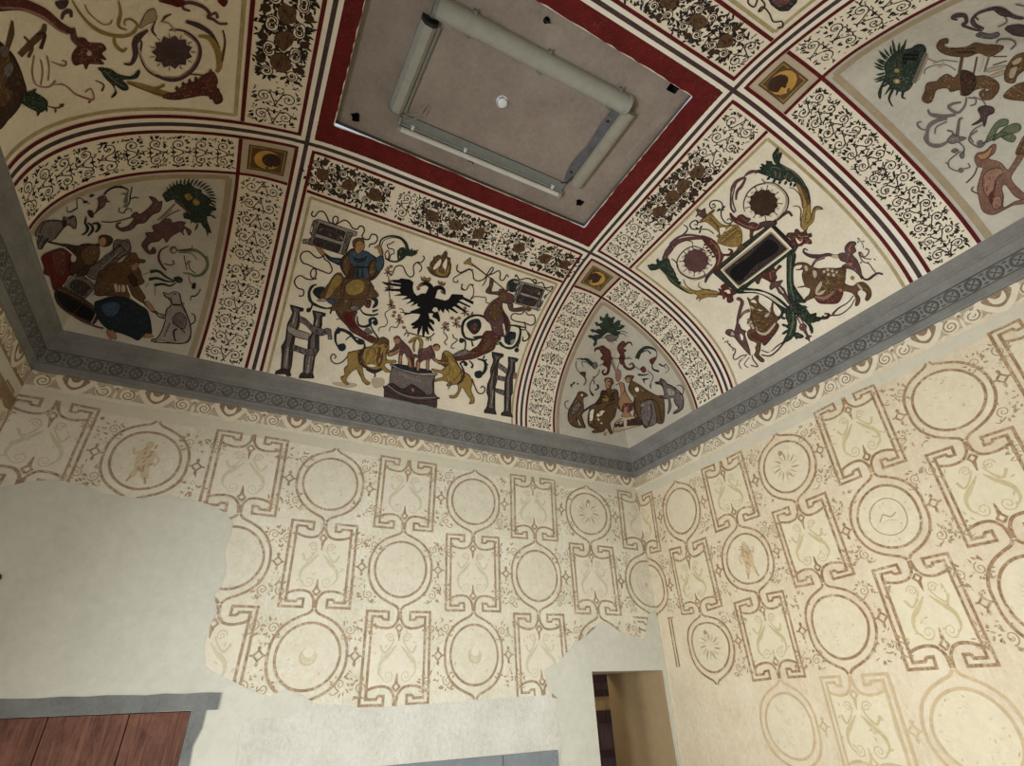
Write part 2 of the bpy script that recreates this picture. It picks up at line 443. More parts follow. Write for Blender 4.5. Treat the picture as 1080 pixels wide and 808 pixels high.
def draw_circle(P, k, r, L, LF, rows, inner=None, faint=False, rnd=random):
    lw = .029; l = LF if faint else L
    a = np.linspace(0, 2 * PI, 49)
    P.disc((0, 0), .33, MEDAL_R if L is RLINE else MEDAL, 0, ry=.335, n=32)
    P.ribbon(np.stack([.335 * np.cos(a), .34 * np.sin(a)], 1)[:-1], lw, l, 1, closed=True)
    top_tip = .47
    for sx in (1, -1):
        for sy in (1, -1):
            P.ribbon([(sx * .41, 0), (sx * .40, sy * .12), (sx * .345, sy * .25), (sx * .25, sy * .345), (sx * .14, sy * .405), (sx * .05, sy * .445), (sx * .012, sy * .49)], lw, l, 1)
    for i in range(26):   # mottled specks of the worn medallion
        aa, rr = rnd.uniform(0, 2 * PI), .3 * math.sqrt(rnd.random())
        P.leaf((rr * math.cos(aa), rr * math.sin(aa)), rnd.uniform(0, 6.3), rnd.uniform(.02, .05), rnd.uniform(.008, .02), SPECK if rnd.random() < .75 else LF, 1.5)
    if inner == 'moon':
        P.disc((0, 0), .075, FAINTG, 1.6); P.disc((.0, .03), .055, PALE, 2)
        P.ribbon(np.stack([.085 * np.cos(a * .75 + 2.8), .085 * np.sin(a * .75 + 2.8) - .01], 1), [.006, .03, .006], LF, 2)
    if inner == 'ring':
        P.ribbon(np.stack([.2 * np.cos(a), .2 * np.sin(a)], 1)[:-1], .01, SCRIB, 2, closed=True)
        P.ribbon([(-.1, -.02), (-.04, .04), (.03, .0), (.1, .03)], .012, SCRIB, 2); P.ribbon([(-.08, -.05), (0, -.03), (.08, -.06)], .012, FAINTG, 2)
    if inner == 'rings':
        for q in (.2, .13): P.ribbon(np.stack([q * np.cos(a), q * np.sin(a)], 1)[:-1], .007, LF, 2, closed=True)
        P.disc((.03, -.02), .035, LF, 2)
    if inner == 'figure':
        P.poly([(-.06, .12), (.05, .13), (.09, .02), (.07, -.1), (.1, -.2), (.04, -.21), (.01, -.12), (-.03, -.21), (-.09, -.2), (-.07, -.08), (-.09, .03)], LF, 2)
        P.disc((0, .19), .04, LF, 2, ry=.05); P.ribbon([(-.06, .1), (-.13, .02), (-.1, -.06)], [.03, .018], LF, 2); P.ribbon([(.05, .11), (.12, .06), (.14, .13)], [.03, .018], LF, 2)
        for q in range(14): P.leaf((rnd.uniform(-.07, .07), rnd.uniform(-.16, .16)), rnd.uniform(1, 2.4), .06, .02, SCRIB, 2.5)
        P.ribbon([(-.06, -.2), (-.08, -.27)], .022, SCRIB, 2.2); P.ribbon([(.07, -.2), (.1, -.27)], .022, SCRIB, 2.2)
    if inner == 'burst':
        for q in range(14):
            b = q / 14 * 2 * PI; P.leaf((.07 * math.cos(b), .07 * math.sin(b)), b, .13, .02, SCRIB if q % 2 else LF, 2)
        P.disc((0, -.1), .03, LF, 2); P.disc((-.02, .2), .035, SCRIB, 2)
def draw_rect(P, k, r, L, LF, faint=False, rnd=random):
    lw = .029; l = LF if faint else L; FG = FAINT_R if L is RLINE else FAINTG
    P.poly([(-.335, -.33), (-.1, -.3), (0, -.34), (.1, -.3), (.335, -.33), (.335, .33), (.1, .3), (0, .34), (-.1, .3), (-.335, .33)], PALE_R if L is RLINE else PALE, 0, False)
    for sx in (1, -1):
        P.ribbon([(sx * .20, .40), (sx * .135, .40), (sx * .135, .49), (sx * .395, .49), (sx * .395, -.49), (sx * .135, -.49), (sx * .135, -.40), (sx * .20, -.40)], lw, l, 1, smooth=False)
        P.ribbon([(sx * .20, .40), (sx * .215, .432), (sx * .33, .432), (sx * .33, -.432), (sx * .215, -.432), (sx * .20, -.40)], lw, l, 1, smooth=False)
        for sy in (1, -1):
            P.ribbon([(sx * .33, sy * .345), (sx * .26, sy * .318), (sx * .17, sy * .305), (sx * .09, sy * .32), (sx * .045, sy * .36), (sx * .02, sy * .41), (sx * .012, sy * .5)], lw, l, 1)
            P.ribbon([(0, sy * .265), (sx * .04, sy * .31), (0, sy * .355)], lw * .8, l, 1.2, smooth=False)
            # faint scrolls inside
            P.spiral((sx * .105, sy * (.2 if sy > 0 else .2)), .07 if sy < 0 else .055, PI / 2 * (1 - sx), 1.6, .012, FG if sy < 0 else LF, 1.4, sgn=sx * sy)
        P.ribbon([(sx * .03, .12), (sx * .11, .03), (sx * .2, -.06), (sx * .215, -.16), (sx * .175, -.22)], [.012, .05, .03, .012], FG, 1.3)
        P.ribbon([(sx * .22, .12), (sx * .17, .04), (sx * .1, .1), (sx * .05, .19)], [.03, .012], FG, 1.2)
        for i in range(5): P.leaf((sx * rnd.uniform(.05, .3), rnd.uniform(-.25, .26)), rnd.uniform(0, 6.3), .05, .02, FG, 1.2)
    for sy in (1, -1):
        P.ribbon([(0, sy * .275), (0, sy * .17)], [.045, .012], l, 1, smooth=False)
        P.disc((0, sy * .435), .034, l, 1.1)
def draw_link(P, L, LF):
    """diamond between a medallion and a cartouche, centred on the gap"""
    P.ribbon([(-.085, 0), (-.05, 0), (0, .05), (.05, 0), (.085, 0)], .02, L, 1, smooth=False); P.ribbon([(-.05, 0), (0, -.05), (.05, 0)], .02, L, 1, smooth=False)
    P.leaf((0, .05), PI / 2, .05, .04, L, 1.1, 0); P.leaf((0, -.05), -PI / 2, .06, .035, L, 1.1, 0)
def draw_foliage(P, rnd, S, LF):
    """the small brown sprigs that fill the corner between four fields (centre of the gap)"""
    for q in range(4):
        cx, cy = (-.17, .17)[q % 2] * .62 + rnd.uniform(-.03, .03), (-.3, .3)[q // 2] + rnd.uniform(-.04, .04)
        sg = 1 if q % 2 else -1
        if rnd.random() < .8: P.spiral((cx, cy), .06, rnd.uniform(0, 6), 1.5, .010, S, 1.2, sgn=sg); P.ribbon([(cx, cy - .06), (cx + sg * .06, cy - .1), (cx + sg * .1, cy - .08)], [.012, .005], S, 1.2)
        for i in range(11):
            a = rnd.uniform(0, 6.3); P.leaf((cx + .075 * math.cos(a), cy + .08 * math.sin(a)), a + rnd.uniform(-1, 1), rnd.uniform(.025, .06), rnd.uniform(.012, .026), S, 1.2)
    for q in range(16):
        P.leaf((rnd.uniform(-.07, .07), rnd.choice((-1, 1)) * rnd.uniform(.09, .36)), rnd.uniform(0, 6.3), rnd.uniform(.018, .045), .015, S if q % 3 else LF, 1.2)

MB_ = [(1,0,620,541),(2,0,562,534),(3,0,500,529),(4,0,428,521),(5,0,349,510),(6,0,258.5,498),(7,0,152,486),(8,0,45,466),(1,1,625,610),(2,1,567,607),(3,1,498,603),(4,1,423,600),(5,1,337,596),(6,1,246,588),(2,2,569,691),(3,2,501,690),(4,2,420,693),(5,2,325,691),(0,1,683,616)]
MR_ = [(1,0,718,537),(2,0,768,520),(3,0,829,492),(4,0,905,455),(5,0,1000,422),(1,1,730,615),(2,1,789,588),(3,1,853,573),(4,1,937,546),(5,1,1038,513),(1,2,749,681),(2,2,812,670),(3,2,885,660),(4,2,983,641),(2,3,834,765),(3,3,908,768),(4,3,1030,775),(1,3,765,768)]
hb = hitB([m[2:] for m in MB_]); measB = [(m[0], m[1], -h[0], h[2]) for m, h in zip(MB_, hb)]
hr = hitR([m[2:] for m in MR_]); measR = [(m[0], m[1], -h[1], h[2]) for m, h in zip(MR_, hr)]
measB.append((0, 0, 0.0, measB[0][3])); 
def map_back(V2, off): return np.stack([-V2[:, 0], -off, V2[:, 1]], 1)
def map_right(V2, off): return np.stack([-off, -V2[:, 0], V2[:, 1]], 1)
def map_left(V2, off): return np.stack([-W + off, -V2[:, 0], V2[:, 1]], 1)
INN = {('b', 4, 1): None, ('b', 3, 2): 'moon', ('b', 5, 2): 'moon', ('b', 7, 0): 'figure', ('b', 0, 1): 'rings', ('b', 1, 0): 'burst', ('r', 2, 1): 'figure', ('r', 4, 1): 'ring', ('r', 3, 0): 'burst', ('r', 1, 2): 'burst'}
def pattern(tag, meas, s, t, z0, mapper, cols, rows, L, LF, S, faint_from=9, amin=0, amax=99):
    P, cell = wall_painter(tag, meas, s, t, z0, cols, mapper); rnd = random.Random(3)
    cl = []
    for k in range(0, cols + 1):
        for r in range(rows):
            P.tf = cell(k, r)
            base = P.tf
            if k == 0:   # pattern folds round the corner: keep this wall's half
                P.tf = lambda V2, b=base: (lambda q: np.stack([np.maximum(q[:, 0], amin + .002), q[:, 1]], 1))(b(V2))
            ft = r >= faint_from
            if tag == 'r' and (k, r) in ((0, 3), (1, 3), (0, 2)): continue
            if (k + r) % 2: draw_circle(P, k, r, L, LF, rows, INN.get((tag, k, r)), ft, rnd)
            else: draw_rect(P, k, r, L, LF, ft, rnd)
            P.tf = cell(k + .5, r)
            off = .008 if (k + r) % 2 else -.008
            draw_link(P, LF if ft else L, LF)
            if not ft: draw_foliage(P, rnd, S, LF)
    P.tf = None
    return P
PB = pattern('b', measB, .9, .8649, 4.157, map_back, 8, 3, LINE, LINE_F, SCRIB)
PRt = pattern('r', measR, .8253, .8232, 4.157, map_right, 7, 4, RLINE, RLINE_F, SCRIB, faint_from=3)
for x_ in (.255, .20):     # what is left of the cartouche beside the doorway
    PRt.ribbon([(x_ * .8253 + .05, 2.27), (x_ * .8253 + .05, 2.84)], .022, RLINE, 1, smooth=False)
PRt.ribbon([(.2, 2.84), (.3, 2.84)], .022, RLINE, 1.1, smooth=False)
PLf = pattern('l', [], .85, .84, 4.157, map_left, 6, 1, LINE_D, LINE, LINE_D)

# painted frieze of palmettes and scrolls under the cornice
FRB = paint('frieze_shade', (180, 166, 142), .7, ground=(206, 194, 168), var=.2, fine=50)
FRD = paint('frieze_brown', (140, 118, 94), .65, ground=(196, 180, 150), var=.2, fine=60)
FRW = paint('frieze_white', (222, 213, 188), .3, ground=(200, 188, 160), var=.08, fine=60)
FBAND = paint('plain_band', (204, 198, 176), .5, ground=(214, 206, 186), var=.06, fine=40)
def frieze(mapper, length, pitch, first):
    P = Painter(mapper, grid=.1); P.eps = .006
    z1 = CB + .01; z0 = CB - .215
    P.poly([(0, z0 + .06), (length, z0 + .06), (length, z1), (0, z1)], FRB, 0, False)
    P.poly([(0, z0 - .11), (length, z0 - .11), (length, z0 + .02), (0, z0 + .02)], FBAND, 0, False)
    a = first - pitch
    while a < length + pitch:
        def ok(x): return .06 < x < length - .06
        if ok(a) and ok(a - .1) and ok(a + .1):   # palmette: white shell over a brown face
            c = (a, z1 - .09)
            P.poly([(a - .15, z1 - .01), (a + .15, z1 - .01), (a + .13, z1 - .1), (a + .06, z1 - .18), (a, z1 - .2), (a - .06, z1 - .18), (a - .13, z1 - .1)], FRW, 1)
            P.poly([(a - .1, z1 - .012), (a + .1, z1 - .012), (a + .08, z1 - .09), (a, z1 - .15), (a - .08, z1 - .09)], FRD, 2)
            P.poly([(a - .055, z1 - .02), (a - .02, z1 - .06), (a + .02, z1 - .06), (a + .055, z1 - .02), (a + .05, z1 - .09), (a, z1 - .12), (a - .05, z1 - .09)], FRW, 3)
            for sg in (1, -1): P.leaf((a + sg * .15, z1 - .03), -PI / 2 + sg * .5, .13, .035, FRW, 2, bend=.3 * sg)
        for o, sg in ((pitch * .35, 1), (pitch * .65, -1)):
            x = a + o
            if ok(x):
                P.disc((x, z1 - .105), .068, FRW, 1); P.spiral((x, z1 - .105), .062, PI / 2, 1.7, .014, FRD, 2, sgn=sg)
                P.leaf((x + sg * .06, z1 - .04), sg * .3 if sg > 0 else PI - .3, .06, .03, FRW, 2)
                P.leaf((x - sg * .06, z1 - .17), PI if sg > 0 else 0, .05, .025, FRW, 2)
        if ok(a + pitch * .5): P.leaf((a + pitch * .5, z1 - .19), PI / 2, .12, .03, FRW, 2, 0); P.disc((a + pitch * .5, z1 - .05), .014, FRD, 2)
        a += pitch
    return P
# palmettes measured on the back wall
FB = frieze(map_back, W, .689, .181); FR = frieze(map_right, DEP, .59, .69); FL = frieze(map_left, DEP, .7, .4)
# ------------------------------------------------------------------ the coved ceiling
def samples(total, marks):
    """plan distances across the vault, fine near the walls where it is steep"""
    a = [0.0]
    half = total / 2
    s = 0; L = float(d2arc(2.4))
    n = 64
    for i in range(1, n + 1): a.append(float(arc2d(L * i / n)))
    a = [q for q in a if q < half]
    k = max(1, int((half - a[-1]) / .09)); a += [a[-1] + (half - a[-1]) * j / k for j in range(1, k + 1)]
    full = a + [total - q for q in a[::-1][1:]]
    for m in marks:
        i = min(range(len(full)), key=lambda j: abs(full[j] - m)); full[i] = m
    return sorted(full)
PX0, PX1, PY0, PY1 = -5.36, -2.35, -4.22, -2.39     # the recessed plaster panel
BXR, BXL, BYB, BYF = -1.52, -6.13, -1.58, -4.95     # outer borders of the ornament bands
xs = np.array([-PR - d for d in samples(W - 2 * PR, [-PR - q for q in (PX0, PX1, BXR, BXL)])])[::-1]
ys = np.array([-PR - d for d in samples(DEP - 2 * PR, [-PR - q for q in (PY0, PY1, BYB, BYF)])])[::-1]
nx, ny = len(xs), len(ys)
G = np.stack(np.meshgrid(xs, ys, indexing='ij'), -1).reshape(-1, 2)
vz = V(G[:, 0], G[:, 1])
verts = np.stack([G[:, 0], G[:, 1], vz], 1)
faces, fm = [], []
for i in range(nx - 1):
    for j in range(ny - 1):
        cx, cy = (xs[i] + xs[i + 1]) / 2, (ys[j] + ys[j + 1]) / 2
        if PX0 < cx < PX1 and PY0 < cy < PY1: continue
        a, b, c, d = i * ny + j, (i + 1) * ny + j, (i + 1) * ny + j + 1, i * ny + j + 1
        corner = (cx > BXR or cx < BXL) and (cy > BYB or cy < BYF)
        # split along the groin direction so the crease stays clean
        if (cx > -W / 2) == (cy > -DEP / 2): tri = [(a, b, c), (a, c, d)]
        else: tri = [(a, b, d), (b, c, d)]
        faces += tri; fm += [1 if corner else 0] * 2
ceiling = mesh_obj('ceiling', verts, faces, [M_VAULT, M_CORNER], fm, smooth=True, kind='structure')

def path(axis, c, lo=None, hi=None, step=.05):
    """plan polyline across the room at constant x or y, following the cove"""
    tot = (W if axis == 'x' else DEP) - 2 * PR
    L = float(d2arc(2.0)); n = 44
    a = [float(arc2d(L * i / n)) for i in range(n + 1)]; mid = np.linspace(2.0, tot - 2.0, 46)
    d = np.array(sorted(set([round(q, 5) for q in a + list(mid) + [tot - q for q in a]])))
    q = -PR - d
    lo = -99 if lo is None else lo; hi = 99 if hi is None else hi
    q = np.array([hi] * (hi < 90) + [t for t in q if lo < t < hi] + [lo] * (lo > -90))
    return [(t, c) for t in q] if axis == 'x' else [(c, t) for t in q]
def stripes(P, axis, c, lo=None, hi=None, inner=None):
    """the triple band: dark red, white, purple, white, dark red. inner=+1/-1 leaves out the red on the side of the frame"""
    P.ribbon(path(axis, c, lo, hi), .125, WHITE, 0, smooth=False)
    P.ribbon(path(axis, c, lo, hi), .04, PURP, 1, smooth=False)
S = Painter(onV, grid=.06)
for c in (YB, YF): stripes(S, 'x', c)
for c in (XL, XR): stripes(S, 'y', c)
e = .078
for c, sg in ((YB, 1), (YF, -1)):      # dark red lines beside the white ones
    S.ribbon(path('x', c + sg * e), .034, RED, 2, smooth=False)
    S.ribbon(path('x', c - sg * e, XR + .06, None), .034, RED, 2, smooth=False); S.ribbon(path('x', c - sg * e, None, XL - .06), .034, RED, 2, smooth=False)
for c, sg in ((XR, 1), (XL, -1)):
    S.ribbon(path('y', c + sg * e), .034, RED, 2, smooth=False)
    S.ribbon(path('y', c - sg * e, YB + .06, None), .034, RED, 2, smooth=False); S.ribbon(path('y', c - sg * e, None, YF - .06), .034, RED, 2, smooth=False)
for c in (YB, YF): # restore the white strips and purple over the crossings
    for x in (XL, XR):
        S.poly([(x - .062, c - .062), (x + .062, c - .062), (x + .062, c + .062), (x - .062, c + .062)], WHITE, 3, False)
        for sg in (1, -1):
            S.poly([(x - .0625, c + sg * .06), (x + .0625, c + sg * .06), (x + .0625, c + sg * .1), (x - .0625, c + sg * .1)], WHITE, 3, False)
            S.poly([(x + sg * .06, c - .0625), (x + sg * .06, c + .0625), (x + sg * .1, c + .0625), (x + sg * .1, c - .0625)], WHITE, 3, False)
        S.ribbon([(x - .11, c), (x + .11, c)], .04, PURP, 4, smooth=False, step=.03); S.ribbon([(x, c - .11), (x, c + .11)], .04, PURP, 4, smooth=False, step=.03)
# border lines of the ornament bands
for c, ax in ((BXR, 'y'), (BXL, 'y')):
    S.ribbon(path('y', c, YB + .1, None), .032, RED, 2, smooth=False); S.ribbon(path('y', c, None, YF - .1), .032, RED, 2, smooth=False); S.ribbon(path('y', c, YF + .1, YB - .1), .032, RED, 2, smooth=False)
for c in (BYB, BYF):
    S.ribbon(path('x', c, XR + .1, None), .032, RED, 2, smooth=False); S.ribbon(path('x', c, None, XL - .1), .032, RED, 2, smooth=False); S.ribbon(path('x', c, XL + .1, XR - .1), .032, RED, 2, smooth=False)
painted('painted_stripes', [S], parent=ceiling)
# red frame round the plaster panel, torn inner edge
Fp = Painter(onV, grid=.1)
fx0, fx1, fy0, fy1 = XL + .06, XR - .06, YF + .06, YB - .06
rnd = random.Random(5)
def torn(a, b, n, amp):
    return [(a[0] + (b[0] - a[0]) * i / n + rnd.uniform(-amp, amp) * (a[0] == b[0]), a[1] + (b[1] - a[1]) * i / n + rnd.uniform(-amp, amp) * (a[1] == b[1])) for i in range(n)]
def frame_side(o0, o1, i0, i1, amp=.012):
    n = 40; V2 = []
    for k in range(n + 1):
        t = k / n; V2.append((o0[0] + (o1[0] - o0[0]) * t, o0[1] + (o1[1] - o0[1]) * t))
        V2.append((i0[0] + (i1[0] - i0[0]) * t + (rnd.uniform(0, amp) * (1 if o0[0] < i0[0] else -1) * -1 if i0[0] == i1[0] else 0), i0[1] + (i1[1] - i0[1]) * t + (rnd.uniform(0, amp) * (1 if o0[1] < i0[1] else -1) * -1 if i0[1] == i1[1] else 0)))
    Fp.add(V2, [(2 * k, 2 * k + 1, 2 * k + 3, 2 * k + 2) for k in range(n)], RED2, 0)
frame_side((fx0, fy0), (fx0, fy1), (PX0, PY0), (PX0, PY1)); frame_side((fx1, fy0), (fx1, fy1), (PX1, PY0), (PX1, PY1))
frame_side((fx0, fy0), (fx1, fy0), (PX0, PY0), (PX1, PY0)); frame_side((fx0, fy1), (fx1, fy1), (PX0, PY1), (PX1, PY1))
for a_, b_ in (((fx0, fy0), (PX0, PY0)), ((fx1, fy0), (PX1, PY0)), ((fx0, fy1), (PX0, PY1)), ((fx1, fy1), (PX1, PY1))): Fp.ribbon([a_, b_], .035, RED2, -.4, smooth=False)
painted('painted_red_frame', [Fp], parent=ceiling)

# recessed plaster panel with real holes
REC = .05
def jag(cx, cy, r, n, seed, sq=False):
    q = random.Random(seed)
    if sq: return [(cx - r, cy - r * .7), (cx + r, cy - r * .8), (cx + r * .95, cy + r * .7), (cx - r * .9, cy + r * .8)]
    return [(cx + r * q.uniform(.6, 1.25) * math.cos(2 * PI * i / n), cy + r * q.uniform(.6, 1.25) * math.sin(2 * PI * i / n)) for i in range(n)]
HOLES = [jag(-5.19, -2.51, .05, 9, 1), jag(-2.54, -4.18, .055, 4, 2, True), jag(-2.58, -2.64, .05, 9, 3), jag(-3.96, -2.58, .022, 7, 4), jag(-3.94, -4.12, .03, 8, 6)]
outer = [(PX0, PY0), (PX1, PY0), (PX1, PY1), (PX0, PY1)]
vs = [Vector(p) for p in outer]; cons = [list(range(4))]
for h in HOLES: n = len(vs); vs += [Vector(p) for p in h]; cons.append(list(range(n, n + len(h))))
for i in range(1, 24):
    for j in range(1, 14): vs.append(Vector((PX0 + (PX1 - PX0) * i / 24, PY0 + (PY1 - PY0) * j / 14)))
r = delaunay_2d_cdt(vs, [], cons, 1, 1e-5)
pv = [(p[0], p[1], ZC + REC + .006 * math.sin(p[0] * 3) * math.sin(p[1] * 4 + 1)) for p in r[0]]
pf = []
for q in r[2]:
    c = np.mean([pv[i][:2] for i in q], axis=0)
    if not any(inside(np.array([c]), np.array(h))[0] for h in HOLES): pf.append(tuple(q))
mi_ = [0] * len(pf)
def rim(loop, z0, z1, m, cap=False):
    n = len(pv); k = len(loop)
    pv.extend([(p[0], p[1], z0) for p in loop] + [(p[0], p[1], z1) for p in loop])
    for i in range(k): pf.append((n + i, n + (i + 1) % k, n + k + (i + 1) % k, n + k + i)); mi_.append(m)
    if cap: pf.append(tuple(n + k + i for i in range(k))); mi_.append(m)
rim(outer, ZC - .001, ZC + REC + .008, 1)
for h in HOLES: rim(h, ZC + REC - .01, ZC + REC + .12, 2, True)
mesh_obj('plaster_panel', pv, pf, [M_PANEL, M_RIM, plain('hole_dark', (30, 26, 24), .9)], mi_, parent=ceiling, label='grey pink bare plaster field in the middle of the ceiling')  # hole walls coloured near black, shade inside put into the colour

# ------------------------------------------------------------------ black scrollwork of the white bands
def scrollwork(P, L, Wd, rnd, u=None, dens=1.0, blobs=()):
    """candelabra of mirrored scrolls and leaves; local s along the band, t across (centre 0)"""
    u = u or Wd * .5; n = max(1, round(L / u)); u = L / n; flip = 1
    def hit(s): return any(abs(s - b) < br for b, br in blobs)
    for i in range(n):
        s0 = u * (i + .5); d = 1 if i >= n / 2 else -1
        if hit(s0): continue
        for sg in (1, -1):
            cx, cy = s0, sg * Wd * (.235 + .02 * rnd.random()); r0 = min(Wd * .16, u * .36) * rnd.uniform(.85, 1.08)
            a0 = -sg * PI / 2 if i % 2 else PI / 2 * (1 + d) + 0
            w = .0105
            st = P.spiral((cx, cy), r0, -sg * PI / 2, 1.45 + .3 * rnd.random(), w, INK, 1, sgn=-sg * d)
            P.ribbon([(s0 + d * u * .48, 0), (s0 + d * u * .22, sg * Wd * .03), (cx, cy - sg * r0)], [w * .9, w], INK, 1)
            P.disc((cx + rnd.uniform(-.01, .01), cy), .010, INK, 1.4, ry=.007)
            P.leaf((cx, cy), rnd.uniform(0, 6.3), .028, .012, INK, 1.5)
            for k in range(int(8 * dens)):       # leaves round the outside of the scroll
                a = sg * (-.6 + k * 2.9 / (8 * dens)) * d + (0 if d > 0 else PI) + rnd.uniform(-.15, .15)
                q = (cx + r0 * 1.04 * math.cos(a), cy + r0 * 1.04 * math.sin(a))
                P.leaf(q, a + rnd.choice((-1, 1)) * .8, rnd.uniform(.028, .055), rnd.uniform(.013, .022), INK, 1.3, rnd.uniform(-.4, .4))
            for k in range(int(5 * dens)):
                q = (s0 + rnd.uniform(-.5, .5) * u, sg * Wd * rnd.uniform(.40, .46)); P.leaf(q, rnd.uniform(0, 6.3), rnd.uniform(.02, .04), .012, INK, 1.2)
            q = (s0 - d * u * .3, sg * Wd * .1); P.leaf(q, sg * .9, .04, .014, INK, 1.2); P.leaf(q, sg * 2.2, .03, .012, INK, 1.2)
        # axis: bud, beads
        P.leaf((s0 - d * .02, 0), PI * (d > 0), .055, .026, INK, 1.6, 0); P.disc((s0 + d * .03, 0), .009, INK, 1.6)
        for sg in (1, -1):
            P.leaf((s0 - d * u * .2, 0), PI * (d > 0) + sg * .9, .045, .014, INK, 1.6, sg * .4)
            P.leaf((s0 + d * u * .4, 0), PI * (d < 0) + sg * .6, .035, .012, INK, 1.6, sg * .4)
    for q in range(int(L / Wd * 26 * dens)):    # small leaves and dots filling the ground
        x, y = rnd.uniform(0, L), rnd.uniform(-.46, .46) * Wd
        if not hit(x): P.leaf((x, y), rnd.uniform(0, 6.3), rnd.uniform(.016, .034), rnd.uniform(.009, .015), INK, 1.2)
    m = L / 2        # rosette at the middle of the band
    if not hit(m):
        for k in range(8): P.leaf((m + .012 * math.cos(k * PI / 4), .012 * math.sin(k * PI / 4)), k * PI / 4, .035, .015, INK, 2, 0)
def blobwork(P, s, Wd, rnd, big=True):
    """brown masks with roses and dark pomegranates in the thick of the band"""
    k = Wd * .17
    P.poly([(s + k * 1.15 * rnd.uniform(.75, 1.15) * math.cos(a), k * rnd.uniform(.75, 1.15) * math.sin(a)) for a in np.linspace(0, 2 * PI, 9)[:-1]], BROWN, 2)
    for q in range(7): P.leaf((s + rnd.uniform(-k, k * .3), rnd.uniform(-k, k) * .6), rnd.uniform(-.6, .6), k * .7, k * .16, DBROWN, 2.4)
    for sg in (1, -1):
        for e2 in (1, -1):
            c = (s + e2 * Wd * .2, sg * Wd * .22); r = Wd * .1
            P.disc(c, r * 1.15, DBROWN, 1.2); P.disc(c, r * .95, CREAM, 1.5)
            P.spiral(c, r * .8, rnd.uniform(0, 6), 1.7, .011, DBROWN, 2, sgn=sg * e2); P.disc(c, r * .3, DBROWN, 2.2)
            for q in range(10):
                a = rnd.uniform(0, 6.3); P.leaf((c[0] + r * math.cos(a), c[1] + r * math.sin(a)), a + rnd.uniform(-1, 1), .055, .024, INK, 1.4)
        P.disc((s + rnd.uniform(-.02, .02), sg * Wd * .34), Wd * .075, DBROWN, 1.8, ry=Wd * .085)
        for q in range(3): P.leaf((s, sg * Wd * .36), rnd.uniform(0, 6.3), .06, .02, DBROWN, 1.9)
        for q in range(16): P.leaf((s + rnd.uniform(-.17, .17), sg * Wd * rnd.uniform(.26, .44)), rnd.uniform(0, 6.3), rnd.uniform(.03, .055), .02, INK, 1.5)
    for q in range(18):
        P.leaf((s + rnd.uniform(-.2, .2), Wd * rnd.uniform(-.14, .14)), rnd.uniform(0, 6.3), rnd.uniform(.03, .06), .022, INK, 1.5)
def band(name, tf, L, Wd, blobs=(), seed=1, dens=1.0):
    P = Painter(onV, grid=.1)
    P.tf = tf; rnd = random.Random(seed)
    n = max(2, int(L / .05)); vv, ff = [], []
    m = 4
    for i in range(n + 1):
        for j in range(m + 1): vv.append((L * i / n, -Wd / 2 + Wd * j / m))
    P.add(vv, [(i * (m + 1) + j, (i + 1) * (m + 1) + j, (i + 1) * (m + 1) + j + 1, i * (m + 1) + j + 1) for i in range(n) for j in range(m)], CREAM, 0)
    mg = .03
    t0 = P.tf; P.tf = lambda q: t0(q + np.array([mg, 0])); scrollwork(P, L - 2 * mg, Wd - .05, rnd, dens=dens, blobs=[(b * L, .12) for b in blobs])
    P.tf = t0
    for b in blobs: blobwork(P, b * L, Wd, rnd)
    P.tf = None
    return painted(name, [P], parent=ceiling)
wi, wo = .095, .016      # inner and outer trim of a band
def cove_tf(axis, c0, c1, side, dmax):
    """band running up a cove; side gives the wall it starts from"""
    cm = (c0 + c1) / 2
    def tf(q):
        d = arc2d(q[:, 0]); 
        if axis == 'y': y = -PR - d if side == 'b' else -DEP + PR + d; return np.stack([cm + q[:, 1], y], 1)
        x = -PR - d if side == 'r' else -W + PR + d; return np.stack([x, cm + q[:, 1]], 1)
    return tf
def flat_tf(axis, a, cm):
    return (lambda q: np.stack([a + q[:, 0], cm + q[:, 1]], 1)) if axis == 'x' else (lambda q: np.stack([cm + q[:, 1], a + q[:, 0]], 1))
MX = {1: BXR - XR, -1: XL - BXL}; MY = {1: BYB - YB, -1: YF - BYF}   # moon squares reach from the main line to the band borders
kd = 0
for cx, sx in ((XR, 1), (XL, -1)):
    a, b = cx + sx * wi, (BXR if sx > 0 else BXL) - sx * wo
    for side, yc in (('b', YB), ('f', YF)):
        dm = ((-PR - (yc + MY[1])) if side == 'b' else (yc - MY[-1] + DEP - PR)) - .016
        band('ornament_band', cove_tf('y', a, b, side, dm), float(d2arc(dm)), abs(b - a), seed=11 + kd); kd += 1
for cy, sy in ((YB, 1), (YF, -1)):
    a, b = cy + sy * wi, (BYB if sy > 0 else BYF) - sy * wo
    for side, xc in (('r', XR), ('l', XL)):
        dm = ((-PR - (xc + MX[1])) if side == 'r' else (xc - MX[-1] + W - PR)) - .016
        band('ornament_band', cove_tf('x', a, b, side, dm), float(d2arc(dm)), abs(b - a), seed=21 + kd, dens=1.0); kd += 1
LX = XR - XL - 2 * wi; LY = YB - YF - 2 * wi
band('ornament_band', flat_tf('x', XL + wi, (YB + wi + BYB - wo) / 2), LX, BYB - wo - YB - wi, (.035, .12, .21, .41, .5, .59, .76, .88, .965), 31, .9)
band('ornament_band', flat_tf('x', XL + wi, (YF - wi + BYF + wo) / 2), LX, YF - wi - BYF - wo, (.05, .16, .3, .44, .56, .7, .8, .9), 32, .9)
band('ornament_band', flat_tf('y', YF + wi, (XR + wi + BXR - wo) / 2), LY, BXR - wo - XR - wi, (.33, .42, .5, .6), 33)
band('ornament_band', flat_tf('y', YF + wi, (XL - wi + BXL + wo) / 2), LY, XL - wi - BXL - wo, (.3, .4, .5, .6, .7), 34)
